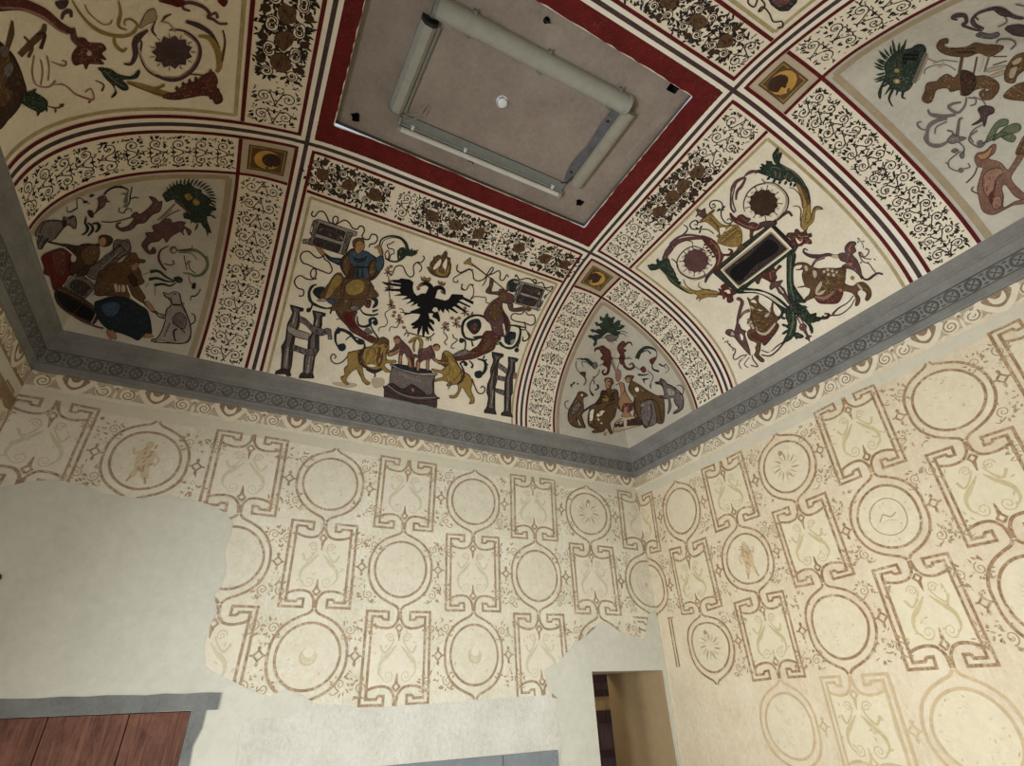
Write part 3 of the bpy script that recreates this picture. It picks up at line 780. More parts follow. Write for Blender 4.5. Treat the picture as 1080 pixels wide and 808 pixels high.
# moon squares
for cx, sx in ((XR, 1), (XL, -1)):
    for cy, sy in ((YB, 1), (YF, -1)):
        P = Painter(onV, grid=.08)
        def q(u, v): return (cx + sx * u, cy + sy * v)
        a, b, b2 = wi, MX[sx] - .016, MY[sy] - .016
        def sq(m, mat, lay): P.poly([q(a + m, a + m), q(b - m, a + m), q(b - m, b2 - m), q(a + m, b2 - m)], mat, lay, False)
        sq(0, BEIGE, 0); sq(.055, BROWN, 1); sq(.07, OCHRE, 1.5); sq(.083, BROWN, 2)
        m = (a + b) / 2; m2 = (a + b2) / 2; r = (b - a) * .26
        c = q(m, m2); dx, dy = (1, 0)
        P.disc(c, r * 1.18, BROWN, 3); P.disc(c, r, MOON, 3.5)
        # darker disc leaves a crescent
        off = {(1, 1): (-.035, .006), (1, -1): (-.026, .026), (-1, 1): (.036, -.004), (-1, -1): (.035, 0)}[(sx, sy)]
        P.disc((c[0] + off[0], c[1] + off[1]), r * .74, DBROWN, 4)
        painted('moon_square', [P], parent=ceiling, label='brown square with a golden crescent')
# ochre edge lines inside the picture panels and corner fields
Eg = Painter(onV, grid=.1)
def edge(axis, c, lo, hi, mat=GOLD, w=.03): Eg.ribbon(path(axis, c, lo, hi), w, mat, .5, smooth=False)
g = .15
for cy, sy, bo in ((YB, 1, BYB), (YF, -1, BYF)):
    y0 = bo + sy * .055
    lo, hi = (y0, None) if sy > 0 else (None, y0)
    edge('x', y0, XL + g, XR - g); edge('y', XL + g, lo, hi); edge('y', XR - g, lo, hi)
for cx, sx, bo in ((XR, 1, BXR), (XL, -1, BXL)):
    x0 = bo + sx * .055
    lo, hi = (x0, None) if sx > 0 else (None, x0)
    edge('y', x0, YF + g, YB - g); edge('x', YF + g, lo, hi); edge('x', YB - g, lo, hi)
for bx, sx in ((BXR, 1), (BXL, -1)):
    for by, sy in ((BYB, 1), (BYF, -1)):
        x0, y0 = bx + sx * .07, by + sy * .07
        for ww, mt, dd in ((.055, BEIGE2, 0),):
            edge('y', x0 + sx * dd, *((y0, None) if sy > 0 else (None, y0)), mat=mt, w=ww); edge('x', y0 + sy * dd, *((x0, None) if sx > 0 else (None, x0)), mat=mt, w=ww)
painted('painted_edge_lines', [Eg], parent=ceiling)
# ------------------------------------------------------------------ painted figures of the vault
OUT = {GREEN: BLACK, NAVY: BLACK, BLUE: NAVY, GREY: INK, LGREY: INK, DGREY: BLACK, RED: DBROWN, DBROWN: BLACK, LILAC: INK, PURP: INK, MAROON: DBROWN, OCHRE: BROWN, GREEN2: GREEN}
HAT = {BROWN: (DBROWN, OCHRE), OCHRE: (BROWN, MOON), GREEN: (BLACK, GREEN2), MAROON: (DBROWN, ROSE), GREY: (DGREY, LGREY), LGREY: (GREY, BEIGE), LILAC: (DBROWN, ROSE), PURP: (DGREY, LILAC), BLUE: (NAVY, GREY), NAVY: (BLACK, BLUE), DGREY: (BLACK, GREY), DBROWN: (BLACK, BROWN), RED: (DBROWN, MAROON), ROSE: (MAROON, SKIN)}
class Fig:
    """draws on the vault in the frame of an enlarged detail (origin x0,y0 in the survey photo, sc times enlarged)"""
    def __init__(s): s.P = Painter(pxV, grid=6)
    def at(s, x0, y0, sc): s.P.tf = lambda q: np.array([x0, y0]) + q / sc; s.P.grid = 4.2 * sc; s.sc = sc; return s
    @staticmethod
    def pts(t): v = [float(a) for a in t.replace(',', ' ').split()]; return list(zip(v[0::2], v[1::2]))
    def g(s, mat, lay, t, smooth=True):
        pts = s.pts(t); s.P.poly(pts, mat, lay, smooth)
        if lay < 1: return s
        A = np.array(pts); x, y = A[:, 0], A[:, 1]
        area = abs(np.dot(x, np.roll(y, 1)) - np.dot(y, np.roll(x, 1))) / 2 / s.sc ** 2
        if area > 9 and mat not in (CREAM, BEIGE, BLACK, WHITE):
            s.P.ribbon(pts, s.sc * (.75 if area > 60 else .5), OUT.get(mat, DBROWN), lay + .14, smooth, closed=True, step=None if smooth else s.sc * 3)
        if area > 16 and mat in HAT:      # brush strokes that model the form
            C = cr(pts, 4, True) if smooth else A; q = random.Random(int(area * 7)); lo, hi = A.min(0), A.max(0)
            Cn = A - A.mean(0); u_, s_, vt = np.linalg.svd(Cn, full_matrices=False); ax = math.atan2(vt[0][1], vt[0][0])
            G_ = lo + (hi - lo) * np.array([[q.random(), q.random()] for _ in range(int(min(160, area / 4.2 + 4)))])
            for p_ in G_[inside(G_, C)]:
                a = ax + q.uniform(-.5, .5) + (PI if q.random() < .5 else 0); L = s.sc * q.uniform(1.6, 4)
                e_ = np.array([[p_[0] + L * math.cos(a), p_[1] + L * math.sin(a)]])
                if inside(e_, C)[0]: s.P.leaf(p_, a, L, s.sc * q.uniform(.4, .9), HAT[mat][q.random() < .5], lay + .1, q.uniform(-.3, .3))
        return s
    def r(s, mat, w, t, lay=3, smooth=True):
        w = [v * 1.3 for v in w] if isinstance(w, (list, tuple)) else w * 1.3
        s.P.ribbon(s.pts(t), w, mat, lay, smooth, step=s.sc * 2.5 if not smooth else None); return s
    def d(s, mat, x, y, r, lay=3, ry=None): s.P.disc((x, y), r, mat, lay, ry); return s
    def leafs(s, mat, L, w, t, lay=3):
        v = [float(a) for a in t.replace(',', ' ').split()]
        for x, y, a in zip(v[0::3], v[1::3], v[2::3]): s.P.leaf((x, y), math.radians(a), L, w, mat, lay, .2)
        return s
    def tuft(s, mat, x, y, a0, a1, n, L, w, lay=3, rnd=None):
        for k in range(n):
            a = math.radians(a0 + (a1 - a0) * k / max(1, n - 1)); s.P.leaf((x, y), a, L * (1 if not rnd else rnd.uniform(.7, 1.15)), w, mat, lay, .1)
        return s
    def acanthus(s, mat, pts, w, lay=3, n=7, side=1, L=1.6):
        """a curved stem with lobes on its side(s)"""
        P = cr(s.pts(pts), 6); s.P.ribbon(P, w, mat, lay, smooth=False)
        T = np.gradient(P, axis=0)
        for k in range(n):
            i = int((k + .5) / n * (len(P) - 1)); wi_ = np.interp(i / len(P), np.linspace(0, 1, len(w)), w)
            a = math.atan2(T[i][1], T[i][0])
            for sg in ((1, -1) if side == 0 else (side,)):
                s.P.leaf(P[i], a + sg * 1.0, wi_ * L, wi_ * .62, mat, lay + .1, -.25 * sg)
        return s
    def done(s, name, **kw): s.P.tf = None; return painted(name, [s.P], parent=ceiling, **kw)
    def vine(s, mat, w, t, lay=2): return s.r(mat, w, t, lay)
K = 8.08
F = Fig()
# --- left sibyl-like rider on cornucopia, upper left
F.at(310, 215, K)
F.vine(DBROWN, 9, '165 60 150 90 175 108 215 65 262 75 300 150 330 165 360 170 378 125 352 105 332 130 345 175 385 160 430 138 470 160 500 205 540 215 560 190 590 195 600 230 580 275 605 300 640 300 660 262 700 265 712 300 690 335 650 345 640 370')
F.vine(DBROWN, 9, '260 440 215 460 180 450 130 408 80 410 55 450 75 500 125 520 180 548 240 572 300 592 325 560 300 500 262 470 255 440')
F.vine(DBROWN, 9, '195 640 150 625 145 575 175 550 190 590 170 640 110 640 60 612 25 625 5 665 30 715 80 735 78 780 40 785')
F.g(LGREY, 1, '205 130 540 240 530 275 490 275 440 440 180 360 70 330 75 300 120 300 145 200 165 140', False)
F.g(GREY, 1.4, '175 140 205 150 160 350 120 340 150 250', False).g(GREY, 1.4, '455 235 505 250 470 330 435 425 405 425', False)
F.g(DGREY, 2, '220 162 440 238 412 322 190 250', False).g(DGREY, 2, '186 284 404 350 380 414 168 345', False)
F.g(CREAM, 2.5, '125 200 158 190 150 240 130 240 150 280 105 290', True)
F.r(DGREY, 5, '160 170 140 230 150 280 120 330').r(DGREY, 5, '480 270 440 320 455 370 430 400').r(DGREY, 4, '205 150 165 345', smooth=False).r(DGREY, 4, '540 240 205 130', smooth=False).r(DGREY, 5, '80 305 110 325 80 340')
F.g(PURP, 2.6, '230 210 300 205 400 270 300 240').g(ROSE, 2.7, '385 270 400 265 425 305 400 300').g(ROSE, 2.7, '215 222 245 200 240 220')
F.g(SKIN, 3, '185 360 220 370 265 420 240 440 205 400').g(NAVY, 3, '262 420 320 455 400 470 395 520 350 505 290 470')
F.g(BLUE, 3.2, '285 438 330 465 392 478 380 505 330 488')
F.g(DBROWN, 3, '500 380 440 430 395 480 400 545 430 600 470 640 560 650 660 650 720 600 750 530 715 470 650 425 600 400')
F.g(BROWN, 3.3, '470 440 420 480 420 560 450 600 480 520').g(BROWN, 3.3, '650 520 690 480 700 560 670 620 640 600')
F.g(BLUE, 3.6, '505 390 470 430 480 500 520 535 520 600 490 640 560 655 640 640 630 540 660 480 690 470 640 415 590 400 545 420')
F.g(NAVY, 3.8, '520 530 640 532 640 545 520 545', False).g(NAVY, 3.7, '540 560 550 560 545 640 530 640').g(NAVY, 3.7, '580 560 588 560 590 640 578 640').g(NAVY, 3.7, '500 450 560 470 620 445 590 490 540 495')
F.g(BLUE, 3.5, '700 470 740 440 765 470 760 540 720 580 695 530').g(SKIN, 3.4, '715 350 745 370 760 420 745 445 720 400').g(SKIN, 3.4, '715 350 680 372 712 380')
F.g(SKIN, 4, '520 320 560 300 595 325 600 370 580 400 545 425 520 390').g(BROWN, 4.3, '500 340 510 305 550 288 590 300 602 340 590 330 560 312 530 335 525 370 505 365').g(MAROON, 4.2, '498 330 515 300 530 320 520 365')
F.r(DBROWN, 4, '545 345 560 348', 5).r(DBROWN, 4, '572 340 585 345', 5).r(MAROON, 4, '560 385 575 387', 5).r(DBROWN, 4, '500 385 460 425 400 480 400 550 440 610', 4).r(DBROWN, 5, '660 650 720 600 755 530 762 460 740 360', 4)
# lap drapery
F.at(290, 300, K)
F.g(BROWN, 2.6, '450 0 420 80 440 120 490 150 480 215 530 225 560 250 640 240 720 210 770 150 790 90 830 60 825 0 640 -60 560 -50')
F.at(310, 215, K)
F.g(BROWN, 4, '350 600 400 590 440 640 520 625 600 630 650 660 680 720 690 800 240 805 290 690')
F.g(OCHRE, 4.2, '350 615 395 610 410 660 360 720 310 790 265 800 310 680').g(OCHRE, 4.2, '480 660 540 640 600 670 590 740 520 780 450 760 440 700')
F.r(DBROWN, 6, '430 640 400 720 410 800', 4.4).r(DBROWN, 6, '420 800 440 690 500 640 560 640', 4.4).r(DBROWN, 5, '650 660 640 730 610 800', 4.4)
F.at(290, 300, K)
F.r(DBROWN, 6, '590 60 560 130 520 200', 4).r(DBROWN, 6, '700 20 660 120 640 200', 4).r(DBROWN, 5, '620 0 600 80 560 190', 4).r(OCHRE, 10, '660 10 630 90 600 150', 3.8)
F.g(BLUE, 4, '430 120 500 130 520 165 470 165').g(LGREY, 4.2, '360 130 400 115 440 130 420 145 370 142').g(GREY, 3.4, '640 180 720 190 700 220 650 220')
# cornucopia: red-brown tapering horn
F.g(MAROON, 2.2, '520 225 545 280 610 350 650 400 720 440 830 500 870 470 850 450 770 410 700 350 680 290 700 230 640 240 580 230')
F.g(RED, 2.6, '590 240 660 240 660 300 700 360 650 360 600 300').r(DBROWN, 6, '525 230 550 285 615 352 655 398 725 440 828 498', 3).r(DBROWN, 6, '520 300 560 290', 3)
F.g(GREY, 3, '790 370 830 410 800 420 760 400')
# green-black acanthus scrolls of this side
F.r(GREEN, [10, 22, 12], '355 0 310 20 290 80 310 150 380 190 440 205', 2.4).r(BLACK, 7, '330 10 300 60 308 130 350 180', 2.6).g(NAVY, 2.8, '350 30 400 20 430 40 410 100 380 120 340 90 325 60').g(NAVY, 2.8, '270 210 300 200 300 230 275 235').r(NAVY, [14, 8], '320 170 300 225', 2.8)
F.r(INK, [8, 16, 10], '440 205 480 205 470 250', 2.6)
F.r(INK, [7, 14, 9], '720 200 760 250 830 262 880 250', 2.6).g(NAVY, 2.6, '780 100 830 95 875 130 870 180 830 200 850 150 820 125').g(MAROON, 3, '780 130 820 135 810 190 790 200 760 170').r(GREEN, [18, 8], '830 230 880 215', 2.6)
F.r(NAVY, [8, 22, 20, 9], '760 500 700 490 640 420 560 385 520 410 515 480 540 540', 2.4).d(NAVY, 570, 535, 36, 2.6).d(CREAM, 560, 490, 26, 2.7, 18).tuft(NAVY, 560, 400, 150, 230, 4, 50, 22, 2.5)
F.r(INK, [5, 9], '600 480 640 445 710 460 750 480', 2.4).d(INK, 735, 490, 26, 2.5)
F.r(NAVY, [9, 22, 9], '700 270 710 340 760 360 810 340 810 300 850 290 870 330 850 350', 2.4).d(NAVY, 850, 325, 20, 2.6)
F.r(NAVY, [8, 12], '810 340 840 400 889 470', 2.4)
# --- left columns with banner
def column(F, P, w, lay=2):
    """stone pillar given by its left edge line and right edge line"""
    F.g(DGREY, lay, P, False)
F.g(DGREY, 2, '128 172 245 205 240 230 205 228 215 290 205 360 175 420 160 520 140 700 125 745 140 780 60 800 0 765 5 740 50 725 60 600 55 530 90 470 105 340 130 290 150 240 135 200', False)
F.g(GREY, 2.5, '150 190 225 212 200 222 195 300 180 380 150 440 125 530 115 730 60 720 75 600 100 470 110 345 150 300 160 225', False)
F.g(LGREY, 3, '165 240 180 245 165 330 140 330').g(LGREY, 3, '100 540 120 545 100 700 80 700').g(LILAC, 3, '150 250 165 245 150 320 140 320')
F.g(DGREY, 2, '320 222 432 245 430 270 400 275 400 350 375 430 375 560 340 620 320 760 335 800 200 800 215 765 240 750 250 610 275 590 285 470 320 400 335 290 325 255', False)
F.g(GREY, 2.5, '340 235 415 250 385 265 380 350 345 430 340 590 305 760 250 755 260 620 300 590 300 470 335 390 350 280', False)
F.g(LGREY, 3, '355 290 370 290 360 350 340 350').g(LGREY, 3, '290 620 305 620 290 750 265 750')
F.g(LGREY, 3.2, '110 345 105 405 180 450 285 475 295 420 190 385', False).r(DGREY, 5, '110 345 190 385 295 420', 3.4).r(DGREY, 5, '105 405 180 450 285 475', 3.4)
F.g(GREY, 3.2, '210 270 260 290 320 350 420 385 440 372 475 380 485 470 455 470 450 420 395 440 320 410 260 345 205 315', False).r(DGREY, 4, '210 270 260 290 320 350 420 385 440 372 475 380 485 470', 3.4, False).r(DGREY, 4, '205 315 260 345 320 410 395 440 450 420', 3.4, False)
F.g(GREY, 3.2, '150 512 200 530 270 555 360 545 355 605 270 605 190 575 145 560', False).r(DGREY, 4, '150 512 200 530 270 555 360 545', 3.4, False).r(DGREY, 4, '145 560 190 575 270 605 355 605', 3.4, False)
def letters(F, mat, w, lay, L):
    for t in L: F.r(mat, w, t, lay, False)
letters(F, DGREY, 6, 4, ['235 285 245 315 262 295', '275 305 270 335 288 345', '298 345 320 365', '308 355 300 380', '350 385 345 415', '350 385 368 392 362 402 347 402', '355 402 370 420', '405 425 425 388 440 420', '412 410 434 408'])
letters(F, DGREY, 6, 4, ['172 530 168 565', '172 530 190 538 186 552 170 550', '215 540 210 575 232 582', '258 560 272 595 290 565', '345 560 325 562 325 575 343 580 340 592 320 592'])
F.r(LGREY, 3, '180 800 -20 770', 2.2, False)
# --- twin-headed black eagle
F.at(390, 250, K)
F.g(BLACK, 3, '520 445 500 480 440 480 400 500 375 470 365 430 372 385 340 360 262 350 250 362 180 365 200 385 262 395 270 402 130 385 95 378 130 405 265 425 255 440 140 440 120 465 150 455 255 465 265 480 200 500 290 500 320 505 268 535 340 525 350 535 305 575 370 550 375 560 345 592 410 565 400 585 430 600 350 630 335 650 420 655 430 660 410 700 430 720 480 725 510 700 500 650 540 650 530 680 570 700 590 720 585 660 530 625 545 600 570 600 590 640 600 615 625 650 640 610 680 650 670 610 740 650 755 645 700 600 720 590 810 640 820 630 740 570 760 560 850 600 860 590 760 540 790 530 880 575 885 550 800 510 790 490 700 485 670 530 640 540 600 530 560 520 545 490 540 450', False)
F.r(BLACK, [48, 30, 24, 8], '500 500 520 430 480 395 430 410 405 440', 3.1).r(BLACK, [48, 30, 24, 8], '530 500 560 440 600 430 630 450 640 490', 3.1)
F.g(OCHRE, 3.6, '400 425 440 400 455 405 425 420 412 450').g(GREY, 3.7, '400 440 420 430 430 445 412 455').g(GREY, 3.7, '600 455 625 465 630 485 610 478')
for t in ('430 700 380 740 350 745', '440 700 400 760 360 775', '450 710 425 770 410 830', '465 720 460 780 455 850', '475 720 480 780 500 830', '485 710 510 760 545 800', '490 700 530 720 545 745'): F.r(BLACK, [18, 24, 10], t, 3.1)
F.r(BLACK, [12, 8], '300 655 340 650 360 640', 3.1).r(BLACK, [30, 14], '560 640 580 680 590 720', 3.1)
F.g(OCHRE, 3, '435 335 450 350 465 335 480 355 500 345 520 350 505 378 445 370').g(BROWN, 3.2, '445 360 505 370 500 380 448 372').g(OCHRE, 3, '580 370 600 385 612 375 625 392 642 385 635 412 590 402').g(BROWN, 3.2, '590 395 635 405 632 412 592 404')
# crown or flame emblem
F.g(BROWN, 3, '645 115 660 130 655 170 690 180 680 210 695 230 688 260 695 270 680 290 688 305 660 345 600 345 540 325 510 300 485 250 515 260 512 220 540 195 545 165 570 165 585 150 610 165 625 140', False)
F.g(CREAM, 3.5, '605 185 560 230 540 265 555 275 600 240').g(CREAM, 3.5, '655 180 620 240 640 275 630 310 655 250').g(OCHRE, 3.6, '590 250 600 300 640 310 660 270 670 240 680 250 660 320 600 330 560 300')
F.r(DBROWN, 5, '640 180 600 240 590 300', 3.7).r(DBROWN, 6, '520 290 600 335 670 320', 3.7)
# scrolls of the ribbon
F.vine(DBROWN, 8, '195 310 215 260 250 242 285 255 310 310 345 340 375 320 372 250 400 215 440 215 465 180 452 158').vine(DBROWN, 8, '400 215 435 240 440 275 420 298')
F.r(GREEN, [9, 16, 9], '80 90 100 20 180 -10 270 10 320 80 300 160 240 205 180 205 130 180', 2.4).r(BLACK, 5, '95 90 120 30 190 5 265 20 305 85 285 160 235 200', 2.6).tuft(GREEN, 345, 160, 200, 330, 6, 70, 26, 2.6).leafs(GREEN, 95, 22, '350 170 -55 235 110 75 240 110 55 300 130 120', 2.6).g(GREEN, 2.6, '250 100 290 90 310 140 280 170 250 140')
F.vine(DBROWN, 7, '210 35 180 55 150 65 160 95 200 105 205 140 180 150 165 190 140 180 130 145 150 115 165 140 155 200')
F.at(390, 250, K)
for x, y in ((155, 300), (165, 430), (180, 580), (250, 705), (640, 770), (735, 740), (810, 640)):
    for a in range(6): F.leafs(BROWN, 40, 12, '%f %f %f' % (x, y, a * 60 + x), 2.8)
    F.d(ROSE, x, y - 34, 16, 2.5).d(ROSE, x + 26, y + 20, 14, 2.5).d(DBROWN, x, y, 9, 3)
F.vine(DBROWN, 6, '160 330 165 420 170 520 185 600 130 650 150 720 130 760 85 770 75 805').vine(DBROWN, 6, '260 640 340 650').vine(DBROWN, 6, '250 720 230 770 180 765 165 805').vine(BROWN, 6, '250 610 280 620 300 670')
for x, y in ((210, 640), (290, 770), (660, 740), (700, 690), (760, 690), (200, 670), (180, 250), (170, 380)): F.d(ROSE, x, y, 18, 2.4, 14).d(BROWN, x + 4, y + 4, 7, 2.6)
F.vine(DBROWN, 7, '750 230 740 270 770 300 830 280 880 280').vine(DBROWN, 7, '830 285 760 320 715 350 715 380 750 385 745 365').vine(DBROWN, 7, '790 400 780 440 820 450 850 405 885 410')
# --- right trumpeter
F.at(480, 270, K)
F.g(OCHRE, 3, '130 12 80 50 75 65 115 70 150 85 135 50', True).r(BROWN, [14, 8, 8], '130 60 200 110 270 165 330 210 420 285', 3)
F.vine(DBROWN, 8, '20 75 15 120 50 140 120 110 150 140 160 195 205 212 250 190 275 150 310 98 325 110 300 150 275 165 320 150 370 125 385 150 380 195 410 205 440 160 455 180').vine(DBROWN, 7, '270 170 255 220 230 255').vine(DBROWN, 6, '60 235 55 265 90 290 125 240 155 270 155 330 130 370 170 345 230 350 260 355 265 395 290 400')
F.vine(DBROWN, 8, '510 180 520 160 550 200 600 190 640 195 680 230 690 205 665 200 680 235 740 225 770 270 830 260 820 290').vine(DBROWN, 8, '600 470 620 500 670 505 680 560 650 590 590 570 500 550 475 520 500 490 560 495 590 470').vine(DBROWN, 8, '590 560 600 620 560 625 550 590').vine(DBROWN, 7, '600 630 635 670 620 710 580 720 575 690')
F.g(LILAC, 3, '300 190 325 200 320 250 310 300 370 300 380 280 430 290 450 310 500 340 490 400 450 405 400 400 405 450 450 530 470 600 440 680 370 680 320 640 300 580 250 530 250 480 300 400 370 350 360 330 290 320 260 300 290 250', True)
F.g(BROWN, 3.3, '390 300 440 320 440 380 400 390 370 360').g(BROWN, 3.3, '310 420 350 400 390 450 380 520 330 550 290 500').g(DBROWN, 3.4, '400 440 410 480 440 540 450 590 430 640 420 560')
F.r(DBROWN, 5, '370 350 300 400 250 485 255 535', 3.6).r(DBROWN, 5, '400 400 405 455 450 525 468 600 440 680', 3.6)
F.g(LILAC, 3.3, '450 400 490 410 500 445 600 430 600 460 560 470 480 470 455 440').g(SKIN, 3.5, '590 430 640 425 610 450')
F.g(NAVY, 4, '455 215 500 195 550 215 520 260 510 300 470 300 440 260').g(BROWN, 4.2, '440 240 455 235 460 290 440 290').g(LGREY, 4.3, '500 205 550 215 530 235 500 225')
F.g(LGREY, 2.6, '560 215 760 270 790 290 730 430 690 460 640 440 500 400 500 350 540 250', False).g(GREY, 2.8, '560 240 510 380 530 395 580 250', False).g(GREY, 2.8, '760 290 720 430 690 430 735 280', False)
F.g(DGREY, 3.2, '590 238 750 285 720 355 560 305', False).g(DGREY, 3.2, '545 328 700 372 675 430 520 395', False).g(PURP, 3.4, '610 270 700 300 690 320 600 295').g(ROSE, 3.6, '700 320 720 300 725 330')
F.r(DGREY, 5, '560 250 520 310 530 350 500 380', 3.4).r(DGREY, 5, '770 300 740 350 750 380 710 430', 3.4).g(CREAM, 3.6, '770 290 790 310 750 340 760 370 735 380 750 330').r(DGREY, 5, '790 290 820 300 790 320 700 460 730 450', 3.5)
F.g(BROWN, 3.6, '620 430 640 440 650 450 630 470 600 455')
# horn of the trumpeter
F.at(480, 270, K); F.g(MAROON, 2.6, '260 640 330 650 390 680 350 740 310 808 140 808 200 760 230 700')
F.at(460, 350, K); F.g(MAROON, 2.4, '420 0 560 0 500 60 480 150 380 200 300 230 170 245 150 200 250 180 330 140 380 80'); F.r(DBROWN, 6, '500 60 482 150 380 202 300 232 170 245', 3).r(DBROWN, 6, '410 20 380 90 330 140 250 182', 3).g(GREY, 3, '150 190 240 150 290 180 240 200 160 215').g(BROWN, 2.8, '440 60 470 80 440 150 380 170')
# right scrolls
F.at(480, 270, K)
F.r(GREEN, [10, 18, 12], '280 560 230 510 150 510 80 550 60 620 80 690 150 715 220 690', 2.4).r(BLACK, 7, '250 525 160 500 85 540 60 610 75 680', 2.6).g(NAVY, 2.8, '100 580 140 545 200 540 220 590 200 640 160 665 120 630').g(MAROON, 3, '130 590 180 570 190 620 160 650 130 630').g(NAVY, 2.8, '150 690 230 680 210 705').r(GREEN, [8, 14], '140 720 150 770', 2.6).r(GREEN, [12, 8], '140 500 150 475', 2.6)
F.r(GREEN, [10, 18, 12], '460 590 540 600 555 660 530 740 480 785 420 775 380 730', 2.4).r(BLACK, 6, '480 590 548 615 550 680 520 750', 2.6).g(NAVY, 2.8, '430 650 470 660 510 650 510 700 480 750 430 740 420 700').g(LGREY, 3, '470 720 510 710 480 755').g(CREAM, 3.2, '405 580 420 590 430 650 420 670').r(GREEN, [12, 8], '540 600 600 610', 2.6)
F.at(460, 350, K)
F.r(NAVY, [9, 24, 10], '350 230 410 250 420 310 390 360 350 340', 2.4).d(NAVY, 360, 362, 36, 2.6).d(CREAM, 350, 320, 24, 2.7, 16).leafs(NAVY, 40, 16, '400 250 -30 410 270 10 400 235 -80', 2.6).r(NAVY, [8, 16], '280 245 310 280 300 310', 2.4)
F.r(NAVY, [8, 14], '240 160 250 110 240 70 200 60', 2.4).d(NAVY, 215, 75, 22, 2.5).r(GREEN, [10, 16, 8], '230 0 250 50 320 65 380 40', 2.4)
F.r(GREEN, [9, 16], '510 60 560 120 640 135 700 100 715 20', 2.4).g(NAVY, 2.6, '590 20 650 0 670 60 620 110 590 70').d(NAVY, 685, 155, 20, 2.6).r(NAVY, 8, '700 110 690 150', 2.6).leafs(GREEN, 50, 20, '540 80 -90 530 110 200', 2.6)
F.vine(DBROWN, 7, '740 40 735 75 765 75 790 40 775 10').vine(DBROWN, 7, '60 0 95 50 70 90 90 110').vine(DBROWN, 7, '140 20 150 50 180 70 135 110 130 135 155 140')
# right columns
F.g(DGREY, 2, '475 170 575 190 570 215 540 225 525 290 520 400 500 480 500 670 515 705 405 690 410 665 430 650 445 560 430 520 435 450 465 380 460 320 490 250 475 200', False).g(GREY, 2.4, '495 195 555 210 520 235 500 300 480 470 485 660 445 650 460 540 450 460 485 340 505 240', False).g(LGREY, 3, '480 500 490 500 475 620 465 620')
F.g(DGREY, 2, '612 212 700 228 695 250 670 255 670 330 650 400 650 520 635 550 635 690 655 728 550 712 555 690 580 680 580 560 585 400 610 330 615 260', False).g(GREY, 2.4, '630 225 690 240 655 255 650 330 625 400 625 540 615 690 590 680 600 400 630 320', False).g(LGREY, 3, '600 580 612 580 608 670 598 670')
F.g(GREY, 3, '530 260 610 320 600 360 520 300', False).g(GREY, 3, '510 370 590 385 590 425 510 405', False).g(GREY, 3, '505 480 580 500 575 545 505 515', False).g(ROSE, 3, '655 350 685 348 680 400 650 400', False)
letters(F, DGREY, 6, 4, ['550 275 555 300', '575 295 570 320', '525 385 540 400', '560 385 575 405', '525 490 520 510', '550 495 545 525'])
# --- the stone basin with two boys and lions
F.at(400, 350, K)
F.g(PURP, 2.6, '105 270 200 310 330 345 480 355 465 420 465 530 490 550 490 645 360 620 200 590 40 555 42 470 75 450 95 430', False)
F.g(GREY, 2.9, '115 300 230 345 340 365 465 370 450 440 450 530 340 540 220 520 100 480 85 450', True).g(DGREY, 3.2, '110 440 200 490 270 450 330 480 400 540 330 540 220 530 100 480', True)
F.g(LGREY, 3.3, '100 275 200 315 330 350 475 350 478 372 330 368 190 330 100 292', True).g(NAVY, 3.6, '140 275 240 290 330 310 420 325 445 345 340 350 200 320 145 295', True)
F.g(PURP, 3.4, '45 465 150 520 300 570 490 560 490 575 300 590 140 540 45 490', True).r(DGREY, 6, '45 500 150 555 300 600 480 610', 3.6).r(LGREY, 5, '70 455 160 520 300 565 480 560', 3.7).r(DGREY, 7, '45 560 200 592 360 622 490 646', 3.6)
for k in range(9): F.r(LGREY, 4, '%d %d %d %d' % (165 + k * 22, 345 + k * 8, 172 + k * 22, 372 + k * 8), 4, False)
F.g(ROSE, 3.8, '270 490 285 480 300 500 285 520')
for (t) in ['150 50 180 60 210 90 250 130 280 180 270 200 280 250 270 300 245 300 245 230 210 180 190 220 190 270 165 270 170 190 180 140 120 180 80 200 75 180 130 130']: F.g(LILAC, 4, t)
F.d(SKIN, 150, 72, 30, 4.2).g(BROWN, 4.4, '120 60 140 36 170 40 185 70 165 55 140 60').g(SKIN, 4.3, '80 180 130 165 165 145 175 165 130 195 80 205').g(SKIN, 4.3, '175 200 192 210 185 270 168 270').g(SKIN, 4.3, '225 200 265 240 275 300 250 295 245 245')
F.g(LILAC, 4, '440 115 400 140 350 150 330 200 345 215 315 260 315 330 340 325 345 270 380 240 400 250 400 330 420 325 425 240 450 230 470 250 530 270 530 255 480 230 470 180 455 150').d(SKIN, 488, 135, 30, 4.2).g(MAROON, 4.4, '455 125 470 104 500 105 518 130 500 125 480 120').g(SKIN, 4.3, '320 260 345 262 338 325 318 328').g(SKIN, 4.3, '400 240 420 240 420 320 402 325').g(SKIN, 4.3, '455 190 480 235 530 258 520 272 470 248').g(MAROON, 4.3, '280 195 340 205 335 225 300 225 295 300 275 300')
F.g(OCHRE, 3, '250 85 300 45 350 50 372 90 360 150 330 180 345 100 320 60 300 110 300 170 285 140 290 80 265 95')
F.vine(BROWN, 9, '210 30 240 8 330 30 400 45 440 40 470 10').leafs(BROWN, 40, 12, '420 45 90 430 45 60 415 45 120 240 10 -120 250 10 100', 3)
